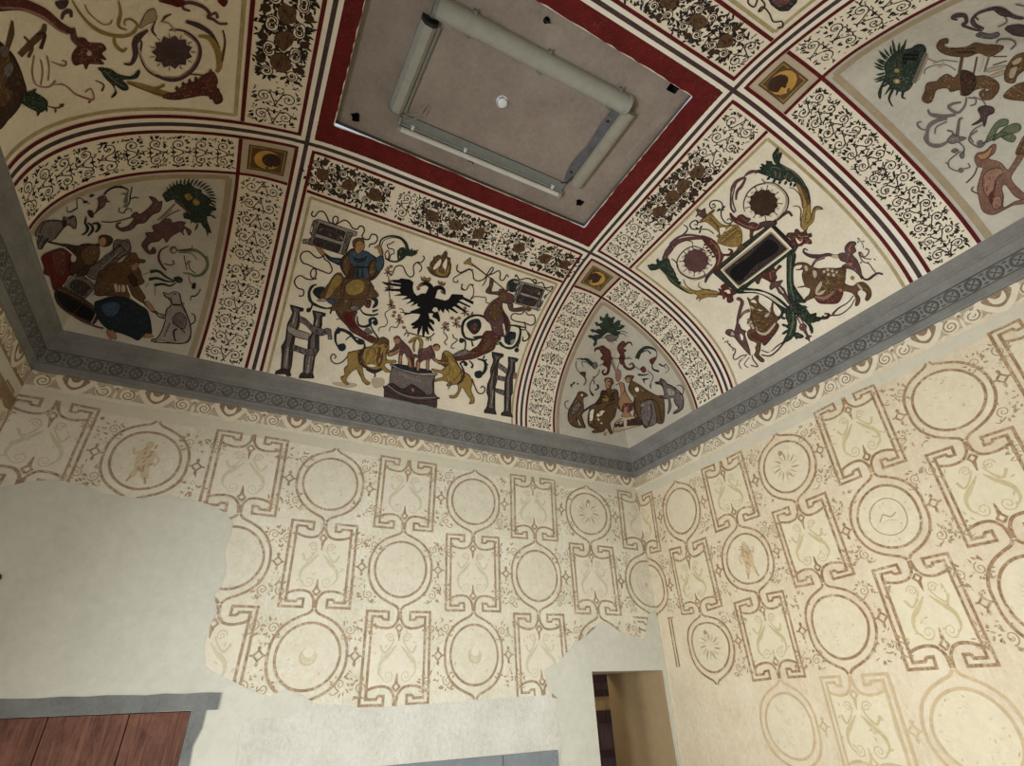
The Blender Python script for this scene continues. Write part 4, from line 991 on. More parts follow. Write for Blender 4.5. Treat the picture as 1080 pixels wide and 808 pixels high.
# right lion
F.g(OCHRE, 4, '570 160 540 180 525 240 490 240 500 270 530 280 560 300 530 330 450 315 460 335 530 355 540 385 480 405 475 425 540 415 600 440 580 460 660 450 670 500 640 540 600 545 605 565 655 560 690 500 700 470 720 490 750 540 775 580 765 615 805 605 805 560 780 500 790 430 760 370 700 330 650 250 620 190')
F.g(BROWN, 4.2, '540 180 530 240 500 245 560 300 590 260 570 220').g(BROWN, 4.2, '690 340 730 380 700 430 670 440 700 400').g(OCHRE, 4.3, '580 200 640 250 690 330 650 400 600 420 560 380 600 340 590 260').r(DBROWN, 5, '610 185 655 250 700 325 765 370 790 430', 4.6).r(DBROWN, 5, '530 330 560 300 545 280', 4.6).r(DBROWN, 6, '590 470 575 450 620 430 585 490', 4.6).r(BROWN, 9, '790 400 810 460 840 520 880 525 900 490 880 465 862 480', 4)
for (x, y) in ((620, 260), (600, 330), (580, 380), (640, 310), (610, 400)): F.leafs(MOON, 45, 12, '%d %d 60' % (x, y), 4.7)
F.r(DBROWN, [10, 16, 10], '700 290 720 350 700 410 660 450', 4.8).r(NAVY, [8, 18], '700 290 690 270 720 255 745 280', 3).d(NAVY, 735, 275, 18, 3)
# left lion
F.at(345, 330, K)
F.g(OCHRE, 4, '400 240 440 220 470 205 500 215 525 240 520 300 500 340 510 400 580 405 580 425 500 430 490 460 540 500 500 505 460 480 400 490 330 470 300 470 320 560 365 600 340 615 310 590 260 500 250 480 200 510 160 570 185 610 150 605 115 555 150 530 145 480 175 450 175 350 210 330 280 315 330 295 385 280')
F.g(BROWN, 4.2, '400 240 470 210 520 240 500 300 480 260 440 270').g(BROWN, 4.2, '265 330 310 320 300 380 330 450 280 440 265 390').r(DBROWN, [8, 22, 16, 8], '300 240 320 290 280 360 290 430 340 470 410 490 470 470', 4.4).g(BROWN, 4.3, '430 300 470 320 470 400 440 460 420 400').g(OCHRE, 4.5, '350 320 400 300 410 380 380 440 330 400')
F.r(DBROWN, 5, '175 350 205 332 280 315 385 280 440 222', 4.6).r(DBROWN, 5, '520 245 525 300 505 345 500 410', 4.6).r(DBROWN, 5, '170 450 145 480 150 530 115 555', 4.6).r(DBROWN, 5, '270 490 300 580 340 612', 4.6).r(BROWN, 9, '180 360 140 410 90 435 45 420 30 380 50 352 75 372 60 392', 3.6)
F.r(NAVY, [10, 30, 10], '330 480 400 500 480 475', 3.8).r(NAVY, [8, 14], '320 290 310 240 270 235 250 250', 3.6).d(NAVY, 275, 248, 24, 3.7).r(NAVY, 8, '160 230 200 200 260 215', 3.5).r(NAVY, [10, 6], '400 500 410 540 395 545', 3.6)
for (x, y) in ((380, 330), (350, 380), (420, 350), (450, 380), (430, 300), (470, 300)): F.leafs(MOON, 55, 12, '%d %d 95' % (x, y), 4.7)
F.g(CREAM, 4.8, '340 450 380 440 415 455 380 462')
F.g(SKIN, 3.2, '520 320 580 330 600 345 540 370 515 360').g(BEIGE, .4, '60 590 230 600 250 625 180 640 60 615').g(BEIGE, .4, '380 560 480 560 480 620 400 640')
main_fig = F.done('painted_picture_panel', label='cream panel with black two-headed eagle, lions, basin and columns')
# --- right panel: two scroll rounds, a framed slab, horned beasts
F = Fig()
def round_(F, cx, cy, rx, ry, rot, mat, seed):
    """dark spiky boss inside its ring of rays"""
    q = random.Random(seed); n = 26
    a = [2 * PI * i / n for i in range(n)]
    F.P.poly([(cx + rx * (1 + (.08 if i % 2 else -.04)) * math.cos(t), cy + ry * (1 + (.08 if i % 2 else -.04)) * math.sin(t)) for i, t in enumerate(a)], mat, 3, False)
    for i in range(9):
        t = rot + 2 * PI * i / 9
        F.P.ribbon([(cx + rx * math.cos(t), cy + ry * math.sin(t)), (cx + rx * 1.32 * math.cos(t), cy + ry * 1.32 * math.sin(t))], [8, 5], DBROWN, 3, smooth=False)
        F.P.disc((cx + rx * 1.32 * math.cos(t), cy + ry * 1.32 * math.sin(t)), 6, DBROWN, 3.1)
        F.P.disc((cx + rx * 1.12 * math.cos(t + .35), cy + ry * 1.12 * math.sin(t + .35)), 11, BEIGE, 3.2)
# upper round
F.at(770, 150, K)
round_(F, 285, 515, 118, 112, .05, DBROWN, 1)
F.r(PURP, [6, 10, 12, 10], '125 590 115 520 150 430 220 370 310 350 400 375 465 440 480 510 450 590 400 650 340 690', 2.4).r(DBROWN, [6, 9, 8], '270 310 300 340 380 350 450 400 495 470 490 550 450 620 380 680 330 700', 2.6).r(BEIGE, 10, '300 348 390 368 460 430 478 510 450 590 390 655', 2.5)
F.r(PURP, [10, 24, 14], '330 705 400 660 460 610 500 595 530 630', 2.5).g(PURP, 2.6, '250 690 320 670 400 680 360 720 280 720')
F.r(LILAC, [14, 24, 12, 22, 12], '10 420 20 380 60 330 120 300 130 310 100 370 60 420 50 490', 2.5).r(LILAC, [12, 30, 12], '120 300 160 260 220 250 260 245', 2.6).r(CREAM, 7, '130 295 170 275 210 262', 3).r(PURP, [9, 14, 12], '10 400 5 480 10 560 40 600', 2.4).r(PURP, [8, 9], '60 330 30 420 22 500 50 590', 2.4)
F.r(MAROON, [12, 34, 44, 30, 10], '0 600 30 650 100 690 180 720 250 725 290 710', 2.8).g(MAROON, 3, '60 640 100 615 140 640 175 650 150 680 110 680').g(MAROON, 3, '140 700 190 680 240 700 250 740 200 760 190 808 170 808 170 750').r(ROSE, 6, '60 670 120 705 200 730', 3.2)
F.g(GREEN, 3, '410 60 415 95 430 90 440 105 420 170 460 200 540 245 600 300 640 360 670 420 685 515 660 500 640 430 600 380 560 345 530 330 500 335 470 310 440 325 400 320 350 300 330 290 290 275 240 255 240 235 285 230 260 215 300 195 320 165 355 165 360 185 395 190 375 160 362 110 385 70')
F.P.tf and None
for x, y, a in ((395, 100, 250), (420, 120, 280), (340, 180, 200), (300, 200, 190), (290, 220, 180), (340, 290, 120), (385, 310, 110), (430, 320, 100), (480, 325, 100), (520, 335, 90), (560, 345, 110), (400, 80, 270)): F.leafs(GREEN, 42, 26, '%d %d %d' % (x, y, a), 3.1)
for t in ('350 210 400 215 440 240', '370 260 390 270 380 300', '430 260 420 290 420 310', '490 260 475 290 480 315', '540 300 520 310 520 330', '440 200 520 240 590 300 640 380'): F.r(GREEN2, [4, 7, 3], t, 3.4)
F.g(OCHRE, 3.2, '560 345 600 370 640 430 660 520 625 560 620 500 590 420').g(BROWN, 3.4, '600 370 645 420 680 510 660 530 640 470').r(BROWN, [5, 8], '500 385 550 400 600 460 620 560', 3.1)
F.g(OCHRE, 3, '630 560 620 610 600 700 620 740 650 755 665 720 710 670 730 580 790 570 760 545 715 555 690 620 680 500 650 500').r(BROWN, [5, 9, 7], '535 545 580 545 605 580 600 660 615 720', 3.3).r(BROWN, [5, 9, 7], '790 570 750 550 710 580 690 650 655 690', 3.3).r(BROWN, 5, '660 540 650 600 640 680', 3.4)
F.g(MAROON, 3.4, '560 740 590 755 600 800 640 750 660 780 690 785 680 808 500 808 490 780 540 785')
# flower below it and slab
F.at(760, 230, K)
F.g(MAROON, 3.4, '570 130 620 125 650 140 650 95 680 120 720 115 735 135 775 130 750 165 775 195 770 220 720 215 690 235 655 240 640 250 610 240 605 190 585 165').g(RED, 3.6, '620 170 660 190 720 180 700 210 650 215').r(ROSE, 6, '665 140 690 160 730 150', 3.8).g(CREAM, 3.8, '640 165 680 200 700 175 690 205 660 215')
F.g(GREEN, 2.2, '430 40 640 250 145 635 -60 470 -60 440', False).g(CREAM, 2.5, '430 75 610 262 150 605 0 440', False).g(DBROWN, 2.3, '430 40 450 50 640 235 620 260', False).r(DGREY, 20, '-60 455 130 620', 2.4, False).r(BEIGE2, 16, '428 120 572 262 155 575 25 440 428 120', 2.8, False).g(DGREY, 3, '430 130 565 262 158 572 35 448', False)
F.g(BLACK, 3.2, '400 180 500 250 420 330 300 400 160 540 80 450 250 320', True)
F.r(GREEN, 22, '145 628 400 445 610 275', 2.6, False).r(DBROWN, 14, '-40 450 200 220 440 48', 2.6, False)
F.g(BROWN, 2.6, '140 260 180 220 210 240 170 280')
# lower left round
F.at(680, 230, K)
round_(F, 438, 362, 105, 98, .3, LILAC, 2)
F.r(PURP, [6, 9, 12, 10, 6], '230 345 270 380 300 450 360 500 440 520 520 490 580 430 610 390', 2.4).r(PURP, [8, 8], '515 280 430 240 350 265 290 330 275 400 310 470 380 505 450 510 520 480', 2.6).r(BEIGE, 8, '285 420 320 475 400 512 460 512 530 475', 2.5)
F.r(PURP, [12, 26, 20], '515 550 540 490 590 440', 2.6)
F.r(LILAC, [10, 22, 30, 24, 18], '170 340 190 290 220 240 300 190 420 170 520 170', 2.6).r(LILAC, [8, 16, 12], '210 220 270 170 340 145 420 145 500 160', 2.5).r(PURP, [6, 12, 8], '330 55 365 85 340 130 280 170 215 220', 2.5).r(PURP, [6, 8], '410 225 400 200 350 190 280 220 240 260', 2.7).g(LILAC, 2.7, '150 350 180 270 215 240 240 265 200 320 180 370')
F.g(MAROON, 3, '480 150 560 170 620 220 660 300 720 310 750 290 720 320 680 320 660 360 640 420 600 460 590 420 610 370 600 320 560 260 520 220').r(ROSE, [4, 10, 4], '560 190 620 250 640 330 620 400', 3.3)
F.r(MAROON, [10, 20, 10], '670 310 720 310 745 280 710 262', 3.1)
for x, y, a in ((530, 215, 140), (545, 245, 150), (560, 270, 150), (580, 290, 160), (600, 320, 150)): F.leafs(MAROON, 34, 20, '%d %d %d' % (x, y, a), 3.2)
F.g(GREEN, 3, '35 415 60 390 100 395 110 370 150 360 200 345 220 400 250 450 270 500 300 560 350 600 420 620 440 640 380 640 300 600 220 540 170 470 130 430 90 440 50 440')
for x, y, a in ((160, 370, -30), (185, 400, -20), (210, 440, -20), (230, 480, -20), (250, 520, -10), (275, 550, -10), (60, 410, 180), (80, 430, 160), (110, 380, -100)): F.leafs(GREEN, 40, 26, '%d %d %d' % (x, y, a), 3.1)
for t in ('190 380 215 400', '200 430 235 440', '220 470 250 480', '120 420 200 500 280 570'): F.r(GREEN2, [4, 7, 3], t, 3.4)
F.r(OCHRE, [8, 20, 22], '300 570 380 620 450 640', 3.2).g(OCHRE, 3.3, '430 630 500 610 600 620 630 640 610 670 540 670 480 690 465 710 470 680 440 690 450 660').r(BROWN, [5, 9], '330 520 350 570 400 610 460 625', 3.1).r(BROWN, [5, 9], '465 545 460 580 500 605 560 610', 3.1).r(BROWN, 5, '480 650 540 645 620 650', 3.5)
F.g(MAROON, 3.4, '630 600 660 610 650 580 680 560 710 570 720 600 760 620 780 640 750 660 755 700 730 720 705 710 700 670 670 690 665 660 620 650 640 630').g(CREAM, 3.7, '680 620 720 610 730 640 700 640').d(RED, 690, 640, 14, 3.8)
# vase
F.g(OCHRE, 3, '490 20 540 40 600 90 640 140 620 200 650 220 720 240 780 240 820 220 830 170 825 110 790 60 740 60 680 60 640 40 600 0 560 -40 490 10')
F.r(BROWN, 7, '640 190 740 110 800 70', 3.3).r(BROWN, 7, '655 215 790 110 815 130', 3.3).r(CREAM, 7, '650 110 700 100 740 70', 3.3)
for k in range(6): F.P.disc((690 + k * 22, 205 - k * 17), 11, BROWN, 3.4, ry=15); F.P.disc((690 + k * 22, 205 - k * 17), 6, OCHRE, 3.6, ry=9)
F.at(680, 150, K)
F.g(OCHRE, 3, '470 670 580 575 590 590 550 630 600 680 640 720 700 710 740 700 800 760 820 808 620 808 640 760 560 660 490 680').g(CREAM, 3.3, '640 730 690 730 650 790').r(BROWN, 6, '480 670 585 580', 3.4).r(BROWN, 6, '560 640 620 710 640 780', 3.4)
F.g(LILAC, 3.2, '440 580 450 565 480 580 500 570 490 590 510 560 520 600 525 620 490 640 455 620 435 635 450 600')
F.r(INK, [7, 9, 6], '575 570 555 545 560 510 600 495 650 510 665 560 650 600 660 650 700 690 745 680 720 650 700 665', 2.5).leafs(INK, 34, 18, '650 560 20 655 580 200 640 570 140 660 560 -40', 2.7).r(INK, [6, 8], '565 560 600 550 590 525 575 535', 2.5)
F.r(INK, [7, 9, 6], '460 690 440 665 400 680 385 710 410 740 470 740 540 745 590 780', 2.5).leafs(INK, 34, 18, '470 735 -60 475 745 100 460 740 200', 2.7).r(INK, [6, 7], '440 665 450 700 420 700', 2.5)
# lower stem bundle
F.at(760, 230, K)
F.g(GREEN, 3, '150 630 180 600 260 600 360 620 440 650 520 700 580 760 620 808 540 808 480 740 420 690 330 640 230 630').r(CREAM, [4, 8, 4], '200 622 340 630 440 670 540 750', 3.3)
F.g(GREEN, 3, '570 320 600 300 610 270 640 310 635 360 620 440 620 540 640 620 680 680 720 700 700 720 640 700 660 760 720 808 600 808 590 720 570 600 565 460').r(GREEN2, [5, 10, 5], '605 320 595 440 600 580 630 700', 3.3).r(GREEN, [20, 10], '620 290 660 240', 2.8)
F.g(MAROON, 3, '300 540 330 490 400 460 450 420 470 440 500 400 520 415 490 440 470 470 480 510 440 550 400 530 350 510 325 560').r(ROSE, 6, '420 460 430 520', 3.3)
F.g(LILAC, 3, '420 580 450 530 480 540 530 530 510 570 540 600 560 640 600 720 590 740 530 660 500 640 470 590 430 610').r(CREAM, 6, '500 590 540 640', 3.3)
F.r(LILAC, 8, '540 630 610 760', 3)
# right beast
F.at(830, 240, K)
F.r(PURP, [6, 14, 30, 22, 12], '180 195 150 180 145 210 200 240 280 245 350 230 400 240 450 235', 2.8).r(LILAC, [14, 24], '215 330 250 280 320 250', 2.8).r(ROSE, [4, 8, 4], '230 300 290 260 350 245', 3).g(BEIGE, 3, '385 235 440 235 445 260 390 260')
F.g(LILAC, 3, '440 230 480 215 500 220 495 170 530 125 575 120 590 140 575 160 590 200 560 230 600 280 630 360 640 440 610 400 560 360 500 345 470 330 510 300 460 280').r(ROSE, [4, 12, 4], '545 210 530 180 560 140', 3.3).g(ROSE, 3.4, '500 310 540 295 565 310 540 330')
F.g(BROWN, 3, '50 330 90 300 160 300 220 335 300 355 400 350 440 345 500 340 500 400 490 470 560 500 610 470 660 470 710 520 720 580 690 625 670 610 680 560 630 530 600 560 625 610 610 660 585 665 590 610 560 560 480 540 460 560 440 600 440 640 380 650 280 640 240 600 200 610 150 630 160 600 190 570 200 520 160 500 130 410 140 360 90 360')
F.g(BROWN, 3.4, '240 360 480 360 490 480 440 540 380 560 320 540 280 480').g(CREAM, 3.5, '60 350 80 325 130 320 110 350').g(CREAM, 3.5, '500 400 540 370 560 400 540 430 580 470 560 490 510 480').g(BEIGE, 3.6, '220 370 250 370 255 410 235 430').g(BEIGE, 3.6, '250 520 290 460 300 490 270 540 260 560 330 530 300 570 250 570').g(BEIGE, 3.6, '150 330 170 325 180 360 160 370').g(BEIGE, 3.6, '600 480 630 500 650 540 620 520')
F.r(ROSE, [8, 22, 8], '240 590 330 600 410 540', 3.7).g(MAROON, 3.3, '230 570 300 600 400 580 460 540 480 560 440 640 360 650 270 640').d(BEIGE, 390, 370, 13, 4).d(BEIGE, 350, 360, 13, 4).d(BEIGE, 355, 400, 14, 4).d(BEIGE, 400, 405, 14, 4).d(BEIGE, 318, 375, 13, 4).d(BEIGE, 425, 380, 11, 4).d(ROSE, 460, 535, 14, 4).d(OCHRE, 560, 430, 18, 3.8)
F.r(BROWN, [6, 12, 6], '90 510 150 500 210 480', 3.4).r(PURP, [10, 18, 12], '640 410 660 440 700 440 740 410 780 390 820 400', 2.8)
F.r(LILAC, 7, '760 390 730 350 700 310 650 290 620 240 615 210 640 220 660 260 720 270', 2.8).r(LILAC, 8, '620 210 640 250 680 240 700 200 680 180 670 190', 2.8).r(LILAC, 5, '600 90 640 130 655 180', 2.8).leafs(LILAC, 24, 12, '600 90 20 610 110 100 640 120 -20 740 265 30 640 290 120 690 290 60', 2.9)
F.r(DBROWN, [6, 8, 14], '570 580 520 640 440 690 390 740', 2.8).r(DBROWN, [6, 8, 14], '580 610 540 680 460 740 380 750 300 760', 2.8).r(CREAM, 9, '320 755 340 745', 3).r(DBROWN, [12, 20, 10], '200 740 260 770 340 770 360 740 320 735', 2.7)
F.g(GREEN, 2.8, '60 560 100 600 160 630 150 640 100 640 120 660 170 700 200 740 250 730 250 760 290 780 260 800 150 790 80 740 60 690 40 640')
# left beast
F.at(750, 300, K)
F.r(LILAC, [7, 10, 26, 22, 14], '240 135 220 125 235 115 265 150 250 210 230 290 225 330', 2.8).r(LILAC, [14, 22], '240 290 280 240 330 220', 2.8).r(ROSE, [4, 8, 4], '250 270 280 240 320 225', 3)
F.g(LILAC, 3, '220 330 240 340 260 380 300 400 290 430 340 590 320 590 240 500 200 450 160 440 125 415 140 385 180 385 200 400').g(BEIGE, 3.3, '180 400 200 430 170 430').g(CREAM, 3.2, '250 420 275 440 270 480 255 460')
F.g(BROWN, 3, '310 110 340 130 380 100 405 95 405 150 460 200 500 230 520 160 530 150 530 220 560 270 600 270 560 320 580 350 560 400 530 440 460 520 430 490 420 560 410 600 450 640 450 660 420 655 370 600 370 560 390 500 330 470 310 410 340 370 310 330 330 290 340 230 330 170').g(MAROON, 3.3, '400 400 470 410 540 350 560 330 575 350 550 400 520 440 460 510 420 480 340 440').g(BROWN, 3.5, '350 240 500 240 540 290 500 350 440 400 380 370').r(BEIGE, [8, 18, 10], '380 360 410 410 470 420 520 370 550 330', 3.6)
F.g(BEIGE, 3.6, '340 180 370 200 360 210 335 200').g(BEIGE, 3.6, '400 210 440 220 420 235').g(CREAM, 3.4, '340 140 370 130 390 160 350 150').g(BEIGE, 3.6, '460 260 490 240 500 200 510 220 490 270 465 280').d(BEIGE, 325, 340, 12, 4).d(BEIGE, 350, 350, 12, 4).d(BEIGE, 340, 320, 11, 4).d(BEIGE, 360, 370, 11, 4).d(ROSE, 320, 300, 12, 4).g(CREAM, 3.2, '310 470 340 480 370 530 380 570 350 640 400 700 380 700 345 660 340 590 330 540')
F.r(LILAC, 8, '340 690 400 700 360 640 350 600', 3.5).r(LILAC, 8, '310 600 260 610 210 640 190 620 210 560 170 530 140 490 150 480', 2.8).r(LILAC, 6, '300 610 240 670 260 720', 2.8).r(LILAC, 6, '330 620 285 680 320 710', 2.8).leafs(LILAC, 24, 12, '100 450 60 130 480 120 150 520 -40 180 550 40 200 590 120', 2.9).r(BEIGE, 8, '240 650 290 620', 3)
F.r(DBROWN, [6, 10], '430 560 500 580 560 530 620 490', 2.8).r(DBROWN, [8, 14], '430 600 500 610 560 570 620 500 660 460', 2.8).r(CREAM, [4, 10, 4], '480 590 550 560 600 510', 2.9)
F.g(GREEN, 3, '220 50 280 0 340 -10 300 40 400 40 500 80 580 140 640 190 600 160 620 210 610 270 570 300 600 240 580 200 520 140 440 90 350 70 230 75').r(CREAM, [4, 8, 4], '290 55 380 60 480 95 560 150 640 200', 3.3)
F.g(GREEN, 3, '650 190 700 180 780 180 790 200 740 210 800 230 830 240 820 280 889 260 889 320 850 330 870 380 850 400 830 350 760 280 720 240 730 310 720 400 690 460 640 490 620 480 650 420 630 400 660 380 625 350 660 340 640 280 640 240').r(GREEN2, [4, 9, 4], '700 230 700 330 670 440', 3.3).g(GREEN, 3, '710 440 730 410 790 440 770 460 730 455')
for x, y, a in ((640, 400, 130), (645, 350, 180), (640, 290, 180), (780, 190, 0), (860, 380, 80), (720, 430, 60)): F.leafs(GREEN, 44, 26, '%d %d %d' % (x, y, a), 3.1)
F.r(LILAC, [10, 6], '730 270 770 350', 2.9).r(LILAC, [10, 6], '750 260 800 350', 2.9).d(LILAC, 785, 365, 34, 3).d(CREAM, 785, 368, 18, 3.3).g(LILAC, 3, '790 400 810 390 830 430 860 440 840 460 850 510 835 480 805 460 815 440')
F.r(GREEN, [10, 24, 20, 10], '680 0 670 60 700 140 780 190', 3).g(GREEN, 3, '700 0 740 60 790 130 760 130 720 100')
F.done('painted_picture_panel', label='cream panel with dark framed slab, green scrolls and horned beasts')

# --- corner field above the far right corner
F = Fig()
GB = GREEN
F.at(590, 320, K)
F.g(GREEN, 3, '400 115 430 120 460 150 440 190 480 160 520 170 500 200 545 200 520 220 480 230 520 250 480 270 430 250 400 250 350 290 320 310 310 350 300 320 275 290 300 270 350 265 300 240 330 220 360 220 340 180 370 160 370 130', True)
for x, y, a in ((400, 130, -90), (370, 150, -130), (340, 190, -150), (310, 235, 180), (290, 280, 170), (310, 320, 100), (440, 150, -60), (480, 170, -40), (510, 200, -20), (380, 210, -110), (420, 200, -80), (460, 210, -50)): F.leafs(GREEN, 50, 30, '%d %d %d' % (x, y, a), 3.2)
for t in ('500 240 540 235 580 250', '510 255 550 260 570 280', '330 300 370 290 420 300'): F.r(GREEN2, 6, t, 3)
F.g(GREY, 2.8, '390 280 430 265 500 270 490 300 450 320 400 300').r(BROWN, 6, '400 300 430 330 450 300 490 320', 3).r(GREY, 7, '450 320 460 400 450 470 480 570', 3).g(BEIGE, 2.9, '430 350 480 340 490 400 470 460 440 440').r(GREY, 6, '430 470 460 540 480 580', 3).r(GREY, 6, '520 480 500 540 490 580', 3).r(BEIGE, 10, '470 480 485 560', 3)
for m, dx in ((1, 0), (-1, 0)):
    pass
F.g(MAROON, 3, '340 370 370 360 400 380 430 400 440 440 440 500 420 560 400 540 370 520 380 490 350 470 370 440 350 410').r(MAROON, [8, 20, 12], '300 410 310 385 350 385 380 420', 3).r(MAROON, [20, 16, 8], '420 540 410 590 380 605 365 580 385 565', 3)
F.g(MAROON, 3, '500 360 540 320 560 340 545 380 570 400 550 420 560 460 530 520 510 470 520 440 500 400').r(MAROON, [16, 12, 6], '550 370 580 335 610 335 620 360', 3).r(MAROON, [20, 18, 8], '540 490 560 540 600 560 635 540 620 510 595 525', 3)
F.r(INK, 5, '340 530 400 500', 2.9).r(INK, 5, '440 468 620 470', 2.9).r(INK, 4, '570 470 600 450', 2.9)
# plume scrolls left and right
F.r(GREEN, [6, 20, 30], '180 480 230 475 270 510 300 540', 3).r(GREEN, [5, 9], '145 475 190 470 240 490', 3).r(GREEN, [4, 8], '200 540 190 500 230 500 270 530', 3).g(GREY, 3.1, '280 520 310 500 325 530 300 560').r(GREY, 6, '145 490 140 540 170 590 200 610', 3).g(MAROON, 3.1, '170 590 220 585 215 630 200 620').r(INK, [10, 5], '210 620 225 660 205 700', 3)
F.r(GREY, 7, '340 560 330 600 290 640 260 690 260 740 290 780', 3).r(INK, [8, 14], '300 740 330 720 320 690', 3).r(INK, [6, 16], '255 735 270 770 290 785', 3).r(MAROON, 6, '280 630 310 625', 3).r(BROWN, 6, '290 650 300 690', 3)
F.r(INK, [6, 12], '90 700 110 690 130 670', 3).r(INK, [12, 5], '95 690 105 720', 3).d(INK, 155, 685, 8, 3)
F.r(GREEN, [30, 22, 6], '660 470 690 410 740 375 800 385 830 410', 3).r(GREEN, [6, 9], '700 420 750 400 780 430', 3).r(GREY, 6, '830 410 830 450 810 480', 3).g(MAROON, 3.1, '770 480 830 455 810 500 790 520').r(INK, [6, 14], '790 520 800 560 850 580', 3).r(GREY, 6, '640 530 680 560 720 560', 3).g(MAROON, 3.1, '690 560 720 535 740 570 720 590').r(INK, [14, 6], '670 605 720 610 760 600', 3).r(GREY, 6, '750 570 800 620 780 680 780 720', 3).r(INK, [16, 6], '710 650 760 640', 3).r(INK, [10, 5], '715 640 725 680', 3).r(INK, [10, 6], '775 690 780 725', 3)
F.r(INK, [14, 6], '820 680 889 690', 3)
# couple, fountain and dogs
F.at(590, 370, K)
F.g(BROWN, 3.2, '165 350 200 350 240 380 205 400 200 430 205 490 195 540 180 545 200 600 220 655 190 650 170 600 150 570 160 630 190 655 130 650 85 610 70 550 90 480 140 410 150 370').g(GREY, 3.5, '110 480 170 430 180 480 130 540 100 540').r(INK, 6, '150 380 110 450 78 520 75 590 110 640 180 660', 3.7).r(INK, [9, 5], '180 540 215 650', 3.7).r(INK, 7, '140 600 145 570', 3.7).d(CREAM, 190, 378, 9, 3.8).r(GREY, [6, 9], '80 500 50 480 48 440 75 425', 3).r(DBROWN, 14, '185 530 240 490 290 460', 3.3)
F.g(BROWN, 3.4, '385 240 440 235 460 270 440 300 440 330 480 330 500 380 510 430 490 470 470 560 430 620 450 700 430 705 400 660 370 690 300 700 275 690 300 670 250 640 240 590 250 520 270 470 340 420 360 350 400 330').g(SKIN, 3.6, '395 245 430 240 435 290 410 325 390 290').g(DBROWN, 3.6, '360 340 400 350 420 400 480 330 500 380 440 430 370 440 300 460 340 400').g(CREAM, 3.7, '260 520 300 500 290 560 260 620').g(CREAM, 3.7, '320 540 380 500 370 540 330 570 365 620 350 620 320 580').g(OCHRE, 3.7, '380 380 420 400 400 440 360 430').r(INK, 6, '250 520 245 600 300 660', 3.9).r(INK, 6, '370 500 420 460 470 440', 3.9).r(DBROWN, 9, '300 500 290 600 330 680', 3.8).g(SKIN, 3.5, '370 710 400 690 390 730')
F.g(BROWN, 3.4, '560 240 580 210 635 215 620 250 650 270 700 300 740 330 830 380 889 400 889 610 800 610 740 660 700 610 640 560 640 500 630 450 640 400 600 350 590 310 600 270').g(SKIN, 3.6, '565 240 590 220 610 250 580 270').g(GREY, 3.6, '700 460 750 420 800 430 820 500 830 600 790 640 730 640 700 560').g(LGREY, 3.7, '690 470 720 430 740 440 710 500').g(CREAM, 3.8, '645 320 670 310 680 335 660 350').d(OCHRE, 712, 338, 10, 3.8).d(OCHRE, 650, 385, 8, 3.8).r(INK, 6, '690 500 740 420 810 420 850 480 870 600', 3.9).r(DBROWN, 8, '780 450 790 540 760 640', 3.9).r(INK, 7, '640 400 650 500 700 600 740 650', 3.9)
F.g(ROSE, 3.2, '480 160 520 170 525 220 505 260 480 240').g(SKIN, 3.3, '510 270 550 280 560 330 600 410 640 460 630 500 600 520 610 560 530 560 540 520 500 490 505 440 525 350').r(BROWN, 7, '480 290 510 280 550 300 560 330 540 380 545 430', 3.6).g(MAROON, 3.5, '510 460 620 450 610 510 560 525 520 510').r(ROSE, 7, '525 480 560 490 610 475', 3.8)
F.g(BEIGE, 3.1, '470 610 530 570 690 550 730 600 720 640 560 660 460 690', False).g(DBROWN, 3.4, '475 620 540 600 700 570 715 610 700 630 560 640 480 655', True).r(OCHRE, 7, '460 700 470 620 540 575 690 555 725 620 600 660 470 695', 3.5)
F.at(650, 360, K)
F.g(GREY, 3.2, '330 350 370 340 380 315 420 340 435 365 480 380 520 430 560 460 575 520 560 580 520 610 490 620 495 600 530 570 500 520 490 480 460 490 470 560 440 620 450 560 440 490 380 485 365 470 410 460 400 400 380 370').g(LGREY, 3.4, '430 400 490 410 500 460 440 460').r(INK, 6, '335 355 380 345 400 390 395 370', 3.6).r(INK, 7, '430 360 500 395 560 455 575 520 560 580 500 615', 3.6).r(INK, 6, '495 490 510 540 540 565', 3.6).r(INK, 8, '370 475 430 490', 3.6).r(GREY, [8, 10, 6], '565 460 575 410 550 375 515 380', 3.2).r(GREY, 6, '430 420 440 470 470 560', 3.6).d(INK, 385, 335, 7, 3.8)
F.r(INK, [12, 5], '365 190 400 210 430 190', 3).r(GREY, 5, '430 200 450 240 420 270', 3).r(GREY, 5, '400 210 430 230', 3)
F.done('painted_corner_field', label='grey corner field with a plant vase, two seated figures and dogs')

# --- dim corner field on the left
F = Fig()
F.at(30, 190, K)
F.g(GREY, 3.2, '60 430 120 350 200 340 280 345 300 310 330 320 380 300 400 330 400 400 380 410 340 380 300 400 240 470 210 500 170 520 130 500 90 590 70 520 90 470 60 480').r(INK, 8, '90 450 120 370 200 340 280 350', 3.6).r(INK, 8, '340 330 385 305 402 350 395 405 370 400 340 370', 3.6).r(INK, 9, '300 390 215 500', 3.6).r(INK, [16, 8], '160 490 100 590', 3.6).r(INK, [16, 8], '110 470 80 540', 3.6).g(INK, 3.5, '285 340 310 330 320 370 300 400 280 380').r(INK, 7, '320 260 350 270 390 250 412 235', 3.2).r(INK, 5, '320 220 325 260', 3.2).r(INK, 5, '405 150 410 200 412 235', 3.2)
F.r(INK, 6, '410 150 450 155 480 180 520 200', 3).g(INK, 3.2, '460 180 490 170 500 185 470 195').g(INK, 3.2, '515 140 530 120 560 120 540 140')
